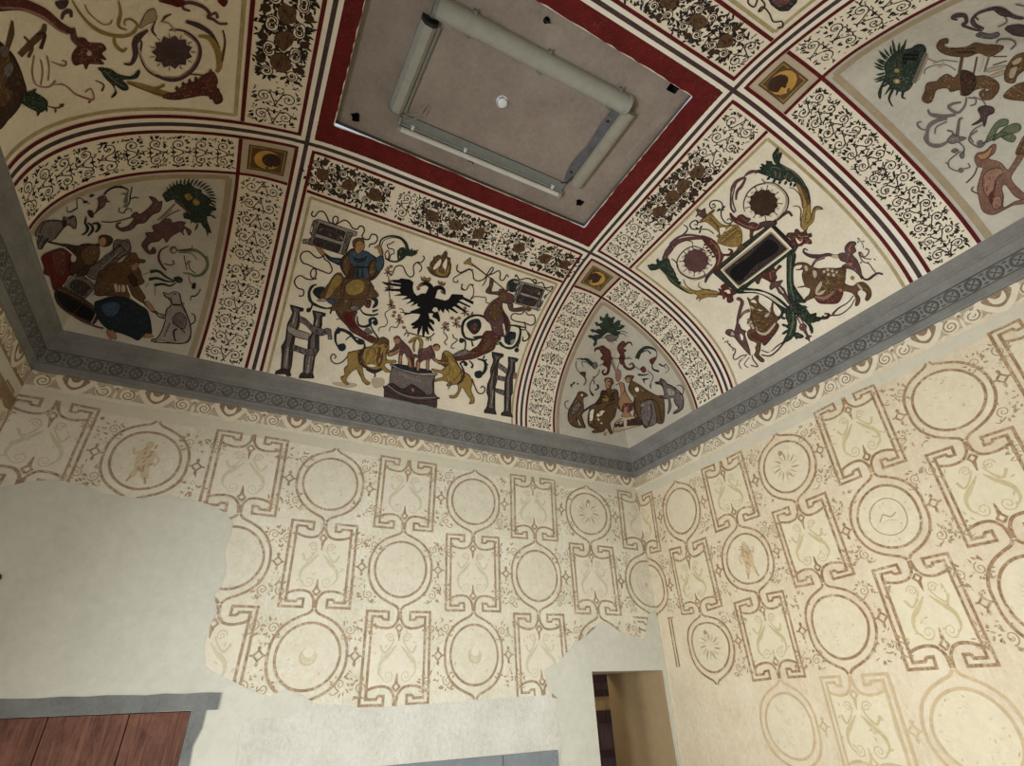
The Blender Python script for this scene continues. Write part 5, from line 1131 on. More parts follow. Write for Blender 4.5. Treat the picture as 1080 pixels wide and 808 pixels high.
F.g(LILAC, 3.2, '595 180 590 150 640 130 665 160 655 190 640 220 600 250 570 270 590 230').r(INK, [10, 14, 8], '640 120 680 80 740 55 800 60 850 80', 3).r(INK, [12, 8], '650 170 690 185', 3).r(INK, 8, '600 240 560 280 520 290', 3).g(INK, 3.2, '500 260 540 260 550 310 520 310').r(INK, [8, 22, 8], '490 310 480 360 500 400 490 440 450 465', 3).r(INK, [8, 22, 8], '500 360 540 390 540 430 500 475', 3).r(INK, [8, 26, 8], '540 370 580 365 600 390 590 420 565 440', 3)
F.g(DBROWN, 3.2, '600 480 650 465 700 480 715 510 690 550 640 565 600 560 600 640 570 700 520 740 480 808 360 808 350 740 380 660 420 620 330 580 290 560 170 530 170 520 260 540 330 545 420 560 450 545 510 540 560 545 600 530').g(SKIN, 3.5, '600 500 640 480 660 520 640 560 600 550').g(BROWN, 3.6, '590 560 600 640 560 700 500 720 440 640 500 560').g(BEIGE, 3.7, '360 640 400 650 390 690 360 690').r(BEIGE, 10, '300 570 350 610 390 650', 3.6)
F.g(RED, 3.1, '110 650 200 600 290 580 340 640 350 720 360 808 150 808 130 740').g(MAROON, 3.3, '200 620 290 600 320 680 300 800 240 800')
F.g(GREY, 2.8, '560 720 660 640 760 560 840 500 870 560 860 620 800 650 700 740 600 808 500 808').r(INK, 6, '560 730 680 640 780 550', 3).r(INK, 6, '600 760 720 670 820 590', 3).r(LGREY, 7, '620 740 760 620', 3)
F.r(MAROON, 7, '620 350 700 355 780 340 889 310', 3)
F.at(120, 185, K)
F.g(GREEN, 3, '420 160 480 110 520 85 570 70 600 85 640 60 670 90 700 110 740 120 750 150 800 180 830 220 810 250 860 270 870 295 830 300 820 340 790 350 800 400 830 490 790 460 760 430 740 400 690 400 640 370 600 360 595 320 620 310 560 240 510 200 450 220 430 190', True)
for i in range(26):
    a = -150 + i * 9.2; F.leafs(GREEN, 75, 16, '%f %f %f' % (640 + 170 * math.cos(math.radians(a)), 215 + 130 * math.sin(math.radians(a)), a + 10), 3.1)
F.g(OCHRE, 3.5, '600 165 640 150 670 190 630 210').g(OCHRE, 3.5, '670 220 690 195 730 220 720 250 690 250').r(BROWN, [16, 12], '520 210 580 260 650 320', 3.4).leafs(GREEN, 80, 18, '780 440 60 800 440 80 720 400 100 810 330 20', 3.1)
F.g(LILAC, 3, '300 180 350 190 380 220 410 220 400 280 380 310 330 330 300 360 260 400 200 410 160 450 100 470 50 450 120 430 170 370 150 340 190 310 220 330 280 290 330 230').r(LILAC, [8, 22, 18], '60 400 30 410 30 440 80 465 140 440', 3)
F.g(LILAC, 3, '430 370 480 370 500 400 560 390 610 400 600 430 660 470 640 510 610 450 590 480 600 510 570 480 520 500 480 530 450 570 420 530 380 560 320 570 290 600 300 640 360 650 340 610 320 640 360 660 300 670 250 620 240 580 280 520 270 490 340 480 330 430 400 400').r(GREY, 9, '370 380 440 320 520 240', 3.2).r(GREY, 9, '390 400 460 340 560 290', 3.2).r(BEIGE2, 9, '400 370 500 290', 3.3)
F.r(GREY, [6, 12, 8], '60 155 100 160 110 220 80 270', 3.1).r(GREY, [8, 18], '120 120 110 170 90 230', 3.1).r(INK, 7, '155 95 140 160 130 230 100 270', 3.2).r(INK, 6, '130 200 180 185 210 190', 3.1).r(INK, 6, '0 100 60 90 120 115', 3).r(INK, 6, '50 270 40 300 80 320 100 290 140 280 150 310', 3.1)
F.g(GREY, 2.8, '0 560 80 550 140 590 110 660 40 700 0 700').r(INK, 6, '10 580 60 600 100 640', 3)
F.r(GREEN2, [8, 24, 18, 10], '520 640 600 640 700 640 780 700 800 780', 3).r(INK, 5, '550 660 660 665 710 720', 3.2).r(INK, 5, '570 640 660 625 670 595', 3.2).d(GREY, 510, 635, 34, 3).d(BEIGE, 515, 640, 18, 3.3).r(MAROON, [6, 18, 12], '470 600 400 640 385 710 420 780 450 808', 3).r(MAROON, 8, '430 750 480 765 515 750 500 720', 3).r(INK, 6, '600 680 610 740 625 808', 3).r(INK, 7, '620 760 640 730 655 745', 3)
F.at(120, 270, K)
F.r(GREEN2, [14, 24, 16, 8], '790 0 800 80 760 150 700 170 640 150 590 145', 3).r(INK, 6, '640 60 650 110 700 150', 3.1).r(INK, 5, '640 170 650 220 680 250', 3).g(INK, 3.1, '665 270 680 230 700 240 690 280').r(INK, [6, 10], '740 280 720 320 690 345', 3).r(INK, [10, 5], '690 345 660 345 655 380', 3)
F.g(GREEN, 3.1, '510 190 550 175 585 195 580 225 540 225').r(GREEN, [24, 8], '310 135 380 130 450 180 520 215', 3).r(GREEN, [22, 8], '300 200 370 190 450 215 520 220', 3).r(GREEN, [20, 8], '345 250 420 240 480 255 530 230', 3).r(INK, 4, '250 160 300 140', 3).r(INK, 4, '270 270 300 230', 3).r(INK, 4, '355 260 350 340', 3)
F.g(BROWN, 3.2, '60 50 110 10 140 -30 180 -20 200 20 270 40 250 60 220 60 200 110 170 120 200 180 210 250 270 350 260 390 350 470 330 480 270 420 220 390 160 340 120 250 130 370 0 340 -60 340 -150 300 -150 200 -60 80').g(SKIN, 3.5, '160 70 210 55 205 100 180 125 150 110').g(BROWN, 3.5, '70 60 110 0 180 -30 215 20 265 35 250 55 150 40').g(DBROWN, 3.5, '130 170 160 150 200 210 180 260 140 220').g(SKIN, 3.6, '270 390 300 390 350 460 320 470 280 430')
for k in range(3): F.g(BEIGE, 3.8, '%d 250 %d 255 %d 305 %d 300' % (15 + k * 28, 30 + k * 28, 28 + k * 28, 12 + k * 28))
F.r(CREAM, 8, '115 250 150 340 210 390 260 420', 3.7)
F.g(NAVY, 3.6, '-160 400 -120 380 -30 350 60 350 140 370 220 420 280 460 305 520 320 600 320 660 270 660 210 720 140 690 60 660 -20 640 -80 600 -130 540 -155 470').g(BLUE, 3.8, '-100 420 0 390 60 430 0 520 -80 500')
F.r(INK, 7, '300 510 325 660', 3.8).g(SKIN, 3.5, '240 690 300 660 340 690 300 700').g(SKIN, 3.4, '-60 640 0 650 10 740 -40 700')
F.g(LGREY, 3.4, '425 310 470 325 510 305 560 320 575 380 580 430 620 500 650 600 655 700 610 745 500 745 400 720 330 735 320 715 370 700 410 640 440 550 430 500 370 490 360 470 430 520 450 460 490 420 480 380 440 340').r(INK, 8, '425 315 440 345 490 375 490 420 450 460 440 520', 3.7).r(INK, 8, '560 320 580 400 620 490 655 600 650 690 600 745 480 745 340 735', 3.7).r(INK, 8, '440 550 410 640 370 700 325 720', 3.7).r(INK, 7, '500 570 560 610 610 660', 3.7).r(INK, [9, 14, 9], '540 620 510 650 525 730', 3.7).r(INK, 9, '350 480 390 520 440 535', 3.7).r(INK, 12, '500 415 570 420', 3.8).r(GREY, 14, '480 570 430 690', 3.6).g(GREY, 3.6, '500 540 560 480 620 540 600 620 540 600').r(INK, [8, 9, 6], '650 590 690 560 690 510 660 490', 3.4).d(INK, 520, 325, 8, 3.9).r(INK, 5, '580 410 605 405', 3.8)
F.at(40, 270, K)
F.g(GREY, 3, '230 240 320 150 400 180 480 260 400 360 330 340 240 300').r(LGREY, 9, '230 245 320 150', 3.3).r(LGREY, 9, '470 270 540 260 450 350', 3.3).g(DGREY, 3.2, '270 260 330 200 440 270 390 340')
F.g(DBROWN, 3.1, '140 310 200 260 500 450 460 590 260 490 160 400').g(BLACK, 3.4, '150 320 210 310 480 480 440 555 220 440').r(LGREY, 9, '490 450 500 480 455 580', 3.5).r(BROWN, 12, '160 280 330 350 500 450', 3.5).r(BROWN, 14, '250 480 460 590 560 620', 3.4)
F.g(BROWN, 3.3, '480 260 500 180 520 130 580 110 640 70 720 80 790 60 860 100 889 180 889 240 640 300 560 340 490 330').g(DBROWN, 3.5, '510 150 540 190 560 180').g(DBROWN, 3.5, '570 120 600 150 590 120').r(INK, 6, '480 330 560 250 620 220', 3.5).g(GREY, 3, '400 130 520 40 600 -20 640 40 560 100 480 200')
F.g(RED, 3, '50 10 150 -40 300 -60 280 60 240 200 140 290 100 180').g(DBROWN, 3.2, '300 -60 440 -100 480 0 380 100 300 150 260 100').g(SKIN, 3.6, '590 620 650 640 670 710 610 680').g(BEIGE, 3.7, '650 250 672 240 680 300 664 305').g(BEIGE, 3.7, '720 260 740 250 745 300 725 305')
F.done('painted_corner_field', label='dim corner field with a spiky flower basket, seated figures and a white dog')
# --- upper left panel (left cove), dim
F = Fig()
k = 4.49
F.at(0, 0, k)
def boss(F, cx, cy, rx, ry, mat, seed, n=11):
    q = random.Random(seed); m = 2 * n
    F.P.poly([(cx + rx * (1.12 if i % 2 else .9) * math.cos(2 * PI * i / m), cy + ry * (1.12 if i % 2 else .9) * math.sin(2 * PI * i / m)) for i in range(m)], mat, 3, False)
    for i in range(n):
        t = 2 * PI * i / n; F.P.ribbon([(cx + rx * math.cos(t), cy + ry * math.sin(t)), (cx + rx * 1.25 * math.cos(t), cy + ry * 1.25 * math.sin(t))], [5, 3], DBROWN, 3, smooth=False)
boss(F, 815, 245, 88, 72, PURP, 3)
F.r(PURP, [5, 12, 14, 10, 5], '800 140 870 145 930 190 948 250 920 320 850 372 780 372 700 330 665 260 670 200 660 190', 2.5).r(ROSE, 4, '870 155 928 200 938 255 910 315 850 362 780 362', 2.8).r(PURP, [8, 26, 22, 14, 6], '700 140 660 170 640 200 640 260 620 300 585 300', 2.6).r(BEIGE, 6, '660 200 655 220 690 310 740 350', 2.9)
F.r(PURP, [12, 20, 14, 8], '880 100 940 120 1000 160 1040 230', 2.6).r(OCHRE, [8, 20, 24, 12], '940 170 990 180 1030 240 1040 310 1025 340', 2.7).r(BROWN, [6, 10], '1055 140 1065 200 1050 290', 2.8).r(LILAC, 6, '860 355 900 350 960 355', 2.8)
F.g(MAROON, 3, '970 350 1010 340 1030 380 1025 410 1050 450 1050 480 1020 490 1000 460 960 450 900 460 830 470 770 460 790 440 830 435 870 400 900 390 930 380')
for x, y in ((840, 430), (870, 410), (900, 395), (930, 385), (1000, 350), (1020, 400), (1035, 440), (1000, 470)): F.leafs(MAROON, 26, 18, '%d %d -110' % (x, y), 3.1)
F.r(OCHRE, [8, 26, 18], '600 385 680 410 780 445 850 455', 2.9).r(OCHRE, [6, 12], '650 400 720 420 780 400', 2.9).r(BROWN, 5, '600 390 700 430 800 455', 3.1)
F.g(GREEN, 3, '465 320 520 325 560 350 620 360 655 330 660 345 640 370 580 375 600 400 605 420 580 425 540 400 550 440 525 460 545 430 530 400 500 370 480 340').r(GREEN2, 4, '490 330 540 380 590 410', 3.3)
F.g(MAROON, 3, '340 260 370 210 360 180 400 180 420 200 480 205 500 230 480 250 500 280 470 275 490 300 450 300 420 300 405 325 390 300 350 305').d(BEIGE, 420, 250, 12, 3.4)
F.r(MAROON, [50, 44, 40, 30, 20], '-10 20 100 20 200 60 280 120 345 150', 3).r(ROSE, [8, 12, 6], '0 35 100 40 200 80 270 135 320 160', 3.3).r(LILAC, [20, 26, 14], '340 130 350 180 370 210', 3).r(PURP, [8, 18, 10], '290 90 300 60 330 50 335 80', 3).g(PURP, 3, '260 10 290 0 320 0 310 30 280 40')
F.r(OCHRE, [6, 14, 10, 6], '340 0 370 50 420 110 480 150 560 170 620 160 650 120 620 90 590 95 590 120', 2.8).r(OCHRE, [6, 14, 6], '560 0 570 60 560 120 600 140', 2.8).r(OCHRE, [10, 14, 6], '540 170 545 210 580 240 600 225', 2.8).r(OCHRE, 5, '400 20 420 60 480 110 520 110 530 90', 2.8)
F.g(RED, 3, '750 0 870 0 850 30 810 20').r(LILAC, [8, 14, 12, 8], '900 50 870 40 865 20 900 10 960 30 990 60 985 80 1010 90 1040 110 1077 110', 3).r(LILAC, [8, 12], '980 80 1020 60 1030 85', 3).g(RED, 3, '1030 0 1077 0 1060 30')
F.g(BEIGE2, 2.8, '690 60 730 40 740 90 700 110 660 130').r(PURP, [4, 10, 4], '735 100 720 140 740 170', 3).r(PURP, [4, 9, 4], '810 65 780 80 765 105', 3).r(BEIGE2, 7, '760 100 800 110 830 150', 3)
# dim creature and foliage at the very left
F.g(DBROWN, 2.8, '-20 220 30 230 60 260 90 320 110 380 120 430 90 500 40 560 -20 590').g(BROWN, 3, '0 240 40 260 50 330 20 400 60 440 20 500 -10 480').g(GREY, 3.1, '10 320 50 290 60 330 30 370').d(GREY, 15, 240, 26, 3.1)
F.r(BROWN, [6, 22, 16], '55 95 50 160 30 230', 2.7).r(BROWN, [22, 26, 12], '90 260 150 200 200 150 210 110', 2.7).r(DBROWN, [8, 14], '170 160 210 160 190 230', 2.8).r(BROWN, [8, 12], '110 170 150 220 130 270', 2.7)
F.g(GREEN, 3, '90 470 140 430 170 440 215 470 220 500 190 530 150 515 120 500').leafs(GREEN, 30, 14, '200 480 30 210 500 60 180 520 90 150 440 -60 120 450 -100', 3.1)
F.r(ROSE, 5, '160 260 150 340 170 400 230 410 260 380', 2.7).r(ROSE, 5, '190 280 200 340 190 400', 2.7).r(ROSE, 5, '220 260 230 320 225 380', 2.7).r(ROSE, [4, 7, 4], '240 290 300 310 310 290 290 285', 2.7).r(ROSE, [4, 8, 5], '240 400 300 400 350 440 370 450 440 470 430 420 400 435', 2.8).r(BROWN, [4, 8], '450 380 490 400 480 430', 2.8).r(BROWN, [4, 7], '220 500 270 510 300 490', 2.8).leafs(BROWN, 24, 10, '260 510 80 280 490 30 430 470 120', 2.8)
F.done('painted_picture_panel', label='dim panel with large scrolls and a dark spiky boss')

# --- upper right corner field
BEAST = paint('beast', (118, 88, 72), .4); HAT[BEAST] = (MAROON, ROSE); OUT[BEAST] = MAROON
F = Fig()
F.at(880, 0, 5.385)
F.g(GREEN, 3, '285 370 320 320 350 290 400 280 440 270 490 255 515 290 520 320 500 360 480 400 460 440 430 500 390 520 330 500 290 460 270 500 260 560 250 520 290 430')
rr_ = random.Random(9)
for i in range(22):
    a = 95 + i * 9; F.leafs(GREEN, 70 * rr_.uniform(.7, 1.3), 14, '%f %f %f' % (370 + 80 * math.cos(math.radians(a)), 390 + 90 * math.sin(math.radians(a)), a + rr_.uniform(-15, 15)), 3.1)
F.g(GREEN, 3, '440 280 460 255 500 250 520 280 500 300').d(OCHRE, 355, 400, 16, 3.5, 12).d(OCHRE, 355, 460, 20, 3.5, 15).d(BEIGE, 355, 460, 9, 3.7).r(GREY, [16, 16], '520 300 450 470', 3.3).r(BEIGE2, 7, '530 310 470 460', 3.5).g(BLACK, 3.2, '400 300 440 290 480 290 470 340 420 340 400 370 380 340').r(GREEN, [14, 5], '330 510 310 560 330 605', 3.1).r(GREEN, [14, 5], '390 520 385 550 405 560', 3.1)
# stem of mouldings running to the right
F.r(GREY, 5, '530 330 580 350 620 340 700 350', 2.8).r(GREY, 5, '510 420 520 390 570 370 640 370 690 400', 2.8).r(BEIGE2, 10, '560 350 600 380 620 350', 2.8)
F.g(BROWN, 3, '580 260 600 225 640 215 645 240 620 250 650 270 700 270 760 260 800 240 860 250 900 250 960 260 940 290 880 320 820 300 760 320 700 320 640 310 600 290').g(DBROWN, 3.2, '660 270 740 275 800 270 790 300 720 300')
F.r(BROWN, 14, '725 320 700 460', 3).r(BROWN, 8, '810 320 790 420', 3).r(BEIGE, 12, '845 310 820 410', 2.9).r(GREY, 8, '880 310 850 410', 3).r(BROWN, 6, '900 320 980 320', 2.8).r(BROWN, 6, '900 370 980 345', 2.8)
F.g(BROWN, 3, '515 500 530 470 580 460 600 440 640 420 680 440 700 420 750 400 800 430 860 430 930 470 930 520 900 550 860 560 850 530 880 510 850 500 800 510 760 540 720 540 710 510 660 520 640 500 580 510 560 560 540 580 510 560 520 540').r(BROWN, [8, 16, 14, 8], '520 510 505 560 530 580 555 570', 3).r(BROWN, [6, 14, 18], '860 480 900 500 900 550 850 560 830 530 860 510', 3.2).g(DBROWN, 3.2, '720 400 790 420 800 490 740 540 720 480')
F.g(BEIGE2, 2.9, '870 390 960 370 970 380 880 410').g(BEIGE2, 2.9, '880 430 960 400 960 420 900 440')
F.g(BROWN, 3, '970 400 1010 330 1060 300 1100 300 1130 340 1100 380 1040 430 1020 470 970 460').g(BEIGE2, 3.2, '990 440 1000 390 1040 380 1020 440').g(BEIGE2, 3.2, '1010 350 1060 320 1060 350 1020 370').g(BROWN, 3, '960 550 1000 500 1060 470 1120 470 1120 560 1040 570')
F.g(GREY, 3, '805 200 830 180 880 190 930 180 935 200 900 215 860 215').r(PURP, [7, 22, 14, 8], '700 110 670 100 690 85 740 85 750 120 730 140 800 165 840 170', 3).r(PURP, [8, 10, 14, 24, 12], '830 160 790 140 780 110 820 70 900 45 950 50 1020 90 1077 100', 3).r(PURP, [6, 10], '820 110 790 90 800 130 850 160', 3).g(PURP, 3, '900 40 940 45 1000 75 990 90 940 80').r(GREY, 6, '930 150 980 120 960 80', 2.8)
F.g(PURP, 3, '970 160 1000 140 1077 140 1120 200 1040 200 1000 185').r(GREY, 9, '920 240 940 220 1000 220 1030 245 1000 280', 3).r(GREY, 8, '1030 20 1077 30', 3)
F.r(GREY, [8, 12, 16, 8], '750 550 740 600 700 640 650 610 670 590 720 580', 3).r(GREY, 7, '760 555 800 560 800 590 770 600', 3).r(GREY, 6, '790 550 840 570 860 600', 3)
F.g(PURP, 3, '815 620 850 600 900 610 905 640 870 660 860 700 850 720 840 690 820 700 780 710 830 670').r(GREY, 7, '860 700 800 730 770 770 790 808', 3)
F.r(GREY2 if False else GREY, [12, 20, 8], '690 650 620 660 550 650 530 620', 3).r(GREY, [16, 20, 10], '640 670 570 690 530 730 530 808', 3).r(GREY, [6, 10, 6], '540 740 490 730 470 700 495 690', 3).r(GREY, 7, '570 760 580 720 640 690', 3).r(GREY, [7, 16, 12], '730 670 710 680 700 740 690 790 640 800', 3).r(GREY, 9, '640 740 670 750 680 790', 3)
F.g(GREEN2, 3, '860 800 900 720 940 680 985 680 980 710 930 730 900 790').g(GREEN2, 3, '900 800 960 730 1030 700 1060 720 1040 750 960 770').g(GREEN2, 3, '950 780 1000 760 1030 780 1010 808')
F.at(920, 100, 5.05)
F.r(GREY, [8, 14, 18, 10], '300 190 280 230 310 265 360 270 400 250', 3).g(GREY, 3, '400 240 430 210 460 220 500 230 460 250 420 260').r(GREY, 7, '440 240 470 260 490 290 470 330', 3).g(GREY, 3, '420 300 440 285 460 295 440 310').g(GREY, 3, '465 320 485 300 490 330 475 340').r(GREY, 6, '470 300 410 350 410 385 450 405 480 400', 3).d(GREY, 472, 402, 15, 3).r(GREY, 6, '390 360 410 370', 3).r(GREY, 6, '485 395 520 385 510 365', 3)
F.r(GREY, 8, '560 190 520 220 520 250 570 280 600 260', 3).d(GREY, 575, 260, 20, 3).g(GREEN2, 3, '590 260 640 220 690 200 720 210 640 240')
F.g(BEAST, 3, '545 340 560 310 600 300 640 265 660 270 650 310 620 340 680 360 720 400 740 380 770 330 808 240 830 260 800 340 760 400 740 450 790 510 830 540 810 560 760 540 710 480 690 500 700 540 700 600 760 570 808 560 810 580 750 590 690 620 640 640 590 620 570 560 560 500 580 420 590 390 560 380').g(ROSE, 3.4, '600 420 660 390 700 410 660 450 640 540 610 540 590 480').g(SKIN, 3.3, '560 320 600 310 640 275 620 330 580 345').g(MAROON, 3.6, '620 540 650 500 660 460 640 580').r(BROWN, 6, '560 385 540 430 500 470', 3).r(BROWN, 6, '570 530 530 510 540 490', 3).g(ROSE, 3.5, '640 560 680 540 690 590 650 610')
F.g(BROWN, 3.1, '808 220 830 220 830 300 770 320 770 290')
F.done('painted_corner_field', label='pale corner field with a bristling plant, candelabrum and red brown beast')
# --- sliver of the front panel with a small window and ribbon
F = Fig()
F.at(600, 0, 4.5)
F.g(DGREY, 2, '930 -40 1090 -40 1080 10 1040 50 1000 50 960 20', False).g(LILAC, 2.4, '950 -30 1060 -30 1050 10 1000 35 965 10', False).r(DBROWN, 6, '860 -30 850 10 880 30 900 -10 930 20 910 50 900 50 920 30 950 60 970 100 1010 100 1015 125 990 130', 3)
F.done('painted_picture_panel', label='sliver of a cream panel with a small painted window and ribbon')
# ------------------------------------------------------------------ finish walls
DW = (-1.182, -.045, 0, 2.245)        # doorway
LD = (-6.75, -5.35, 0, 2.012)         # old door
NI = (-3.6, -1.86, .75, 1.36)         # niche under a stone lintel
def patchB(name, pxs, mat, lay, **kw):
    P = Painter(pxB, grid=5); P.poly(pxs, mat, lay, False); return P
PATCH1 = [(-60, 500), (0, 515), (30, 508), (60, 506), (85, 512), (112, 521), (150, 526), (175, 524), (200, 526), (222, 533), (238, 541), (246, 552), (243, 566), (237, 580), (239, 600), (234, 618), (226, 628), (229, 645), (222, 660), (215, 682), (216, 702), (226, 710), (240, 716), (262, 727), (284, 735), (300, 727), (318, 733), (330, 741), (312, 752), (285, 757), (262, 756), (252, 775), (248, 808), (245, 860), (-80, 860)]
LOWER = [(262, 726), (284, 735), (300, 727), (318, 733), (332, 742), (400, 746), (470, 741), (545, 735), (578, 733), (590, 740), (592, 760), (594, 800), (596, 860), (240, 860), (246, 790), (255, 757)]
PATCH2 = [(596, 690), (607, 678), (622, 668), (634, 655), (650, 664), (664, 672), (680, 674), (683, 650), (690, 642), (696, 648), (703, 690), (712, 725), (722, 800), (728, 860), (588, 860), (592, 800), (590, 772), (586, 756), (590, 738), (578, 728), (574, 714), (578, 702), (588, 700)]
DOORPX = [(624, 709), (699.5, 706), (716, 808), (726, 870), (636, 870), (630, 808)]
def poly_minus_hole(name):
    pass
LOWP = patchB('x', LOWER, M_LOWER, 1.2); P1 = patchB('x', PATCH1, M_PATCH, 3.2)
# patch round the doorway: clipped to stay off the opening and on this wall
P2 = Painter(map_back, grid=.1)
w2 = hitB(PATCH2); pts = [(-p[0], p[2]) for p in w2]
pl = [(max(.004, a), max(.02, z)) for a, z in pts]
outer2 = np.array(resample(np.vstack([pl, pl[:1]]), .08)[:-1])
vs = [Vector(p) for p in outer2]; k = len(vs)
hx0, hx1, hz = -DW[1], -DW[0], DW[3]
vs += [Vector(p) for p in ((hx0, -.5), (hx1, -.5), (hx1, hz), (hx0, hz))]
r = delaunay_2d_cdt(vs, [], [list(range(k)), list(range(k, k + 4))], 0, 1e-5)
vv = [tuple(v) for v in r[0]]; ff = []
for q in r[2]:
    c = np.mean([vv[i] for i in q], axis=0)
    if inside(np.array([c]), outer2)[0] and not (hx0 < c[0] < hx1 and c[1] < hz): ff.append(tuple(q))
P2.add(vv, ff, M_PATCH, 3.2)
vb, fb = wall_with_holes('wall_back', 'x', 0, -W - 1, 1, [DW, LD, NI], None, None, T, 1)
def off_holes(v):
    ok = np.ones(len(v), bool)
    for h in (DW, (-7.2, -5.16, 0, 2.14), NI, (-3.75, -1.74, 0, 1.52)): ok &= ~((v[:, 0] > h[0]) & (v[:, 0] < h[1]) & (v[:, 2] > h[2]) & (v[:, 2] < h[3]))
    return ok
def off_open(v):
    ok = np.ones(len(v), bool)
    for h in (LD, NI): ok &= ~((v[:, 0] > h[0]) & (v[:, 0] < h[1]) & (v[:, 2] > h[2]) & (v[:, 2] < h[3]))
    return ok
wall_back = painted('wall_back', [PB], vb, fb, [M_BACK], keep=off_holes, kind='structure')
painted('painted_frieze', [FB], parent=wall_back)
painted('plaster_patch', [P1], parent=wall_back, keep=off_open, label='smooth grey green plaster repair on the left')
painted('plaster_patch', [P2], parent=wall_back, label='smooth plaster repair round the doorway')
painted('rough_plaster', [LOWP], parent=wall_back, keep=off_open, label='rough whitish plaster below the painted pattern')
vr, fr = wall_with_holes('wall_right', 'y', 0, -DEP - 1, 0, [], None, None, .4, 1)
wall_right = painted('wall_right', [PRt], vr, fr, [M_RIGHT], kind='structure'); painted('painted_frieze', [FR], parent=wall_right)
WINL = [(-5.6, -4.3, .8, 3.0), (-3.3, -2.1, .8, 2.8)]
vl, fl = wall_with_holes('wall_left', 'y', -W, -DEP - 1, 0, WINL, None, None, .5, -1)
wall_left = painted('wall_left', [PLf], vl, fl, [M_LEFT], kind='structure'); painted('painted_frieze', [FL], parent=wall_left)
WINF = [(-6.2, -4.8, .8, 2.6), (-2.9, -1.5, .8, 2.6)]
vf, ff_ = wall_with_holes('wall_front', 'x', -DEP, -W - 1, 1, WINF, None, None, .5, -1)
mesh_obj('wall_front', vf, ff_, [M_LEFT], kind='structure')

# ------------------------------------------------------------------ cornice of grey stone with carved rosettes
PROF = [(0, 0), (.018, 0), (.022, .028), (.014, .036), (.014, .06), (.030, .072), (.034, .075), (.052, .225), (.060, .228), (.064, .245), (.056, .252), (.058, .275), (.066, .312), (.084, .322), (.086, .338), (.094, .342), (.098, .40), (PR, .43), (PR, CT - CB + .004), (PR - .03, CT - CB + .05), (0, CT - CB + .05)]
def cornice(name, axis):
    B = MB(); n = len(PROF)
    if axis == 'b': A = lambda p: (-W + p[0], -p[0], CB + p[1]); E_ = lambda p: (-p[0], -p[0], CB + p[1])
    if axis == 'r': A = lambda p: (-p[0], -p[0], CB + p[1]); E_ = lambda p: (-p[0], -DEP + p[0], CB + p[1])
    if axis == 'l': A = lambda p: (-W + p[0], -p[0], CB + p[1]); E_ = lambda p: (-W + p[0], -DEP + p[0], CB + p[1])
    if axis == 'f': A = lambda p: (-W + p[0], -DEP + p[0], CB + p[1]); E_ = lambda p: (-p[0], -DEP + p[0], CB + p[1])
    m = 90; rr = random.Random(hash(axis) % 7); v = []
    for k in range(m + 1):
        w_ = [rr.uniform(-.0015, .0015) for _ in range(n)]
        for i, p in enumerate(PROF):
            a, e_ = A(p), E_(p); t = k / m
            q = [a[j] + (e_[j] - a[j]) * t for j in range(3)]; q[2] += w_[i] if 0 < k < m else 0; v.append(tuple(q))
    fc = [(k * n + i, k * n + i + 1, (k + 1) * n + i + 1, (k + 1) * n + i) for k in range(m) for i in range(n - 1)]
    B.add(v, fc, 0)
    # rosettes on the sloping carved band
    p0, p1 = PROF[6], PROF[7]; mid = ((p0[0] + p1[0]) / 2, (p0[1] + p1[1]) / 2)
    ang = math.atan2(p1[0] - p0[0], p1[1] - p0[1])
    L = (W if axis in 'bf' else DEP) - 2 * mid[0]; cnt = int(round(L / .171)); st = L / cnt
    def place(s, u, h):   # s along, u up the band, h out of it
        d = mid[0] + u * math.sin(ang) + h * math.cos(ang); z = CB + mid[1] + u * math.cos(ang) - h * math.sin(ang)
        if axis == 'b': return (-W + mid[0] + s, -d, z)
        if axis == 'f': return (-W + mid[0] + s, -DEP + d, z)
        if axis == 'r': return (-d, -DEP + mid[0] + s, z)
        return (-W + d, -DEP + mid[0] + s, z)
    def torus(s0, R, r, n1=16, n2=5):
        v = []; 
        for i in range(n1):
            a = 2 * PI * i / n1; wob = 1 + rr.uniform(-.05, .05)
            for j in range(n2):
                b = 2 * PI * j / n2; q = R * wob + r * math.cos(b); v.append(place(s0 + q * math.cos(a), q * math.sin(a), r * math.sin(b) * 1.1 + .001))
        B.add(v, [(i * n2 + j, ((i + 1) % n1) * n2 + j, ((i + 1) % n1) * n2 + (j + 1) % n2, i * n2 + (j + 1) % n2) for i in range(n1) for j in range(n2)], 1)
    def pyr(s0, u0, a, b, h, rot=0):
        c, s_ = math.cos(rot), math.sin(rot)
        pt = [(a, 0), (0, b), (-a, 0), (0, -b)]
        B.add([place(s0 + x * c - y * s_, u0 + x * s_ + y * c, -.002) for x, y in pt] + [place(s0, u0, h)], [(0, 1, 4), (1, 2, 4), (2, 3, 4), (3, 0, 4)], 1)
    for k in range(cnt):
        s0 = st * (k + .5)
        torus(s0, .052, .0115)
        for a in range(4): pyr(s0 + .026 * math.cos(a * PI / 2 + .78), .026 * math.sin(a * PI / 2 + .78), .024, .011, .010, a * PI / 2 + .78)
        pyr(s0, 0, .012, .012, .016)
        sb = st * k
        if k:
            for u0, ro in ((.045, .0), (-.045, .0)): pyr(sb, u0, .03, .012, .012, 0); 
            pyr(sb, 0, .014, .03, .010)
    for z, o in ((-.069, 0), (.069, 0)):
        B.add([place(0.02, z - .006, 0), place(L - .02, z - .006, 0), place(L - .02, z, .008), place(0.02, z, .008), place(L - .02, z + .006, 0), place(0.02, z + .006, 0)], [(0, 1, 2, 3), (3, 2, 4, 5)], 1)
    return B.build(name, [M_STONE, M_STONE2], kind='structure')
cornice('trim_1', 'b'); cornice('trim_2', 'r'); cornice('trim_3', 'l'); cornice('trim_4', 'f')

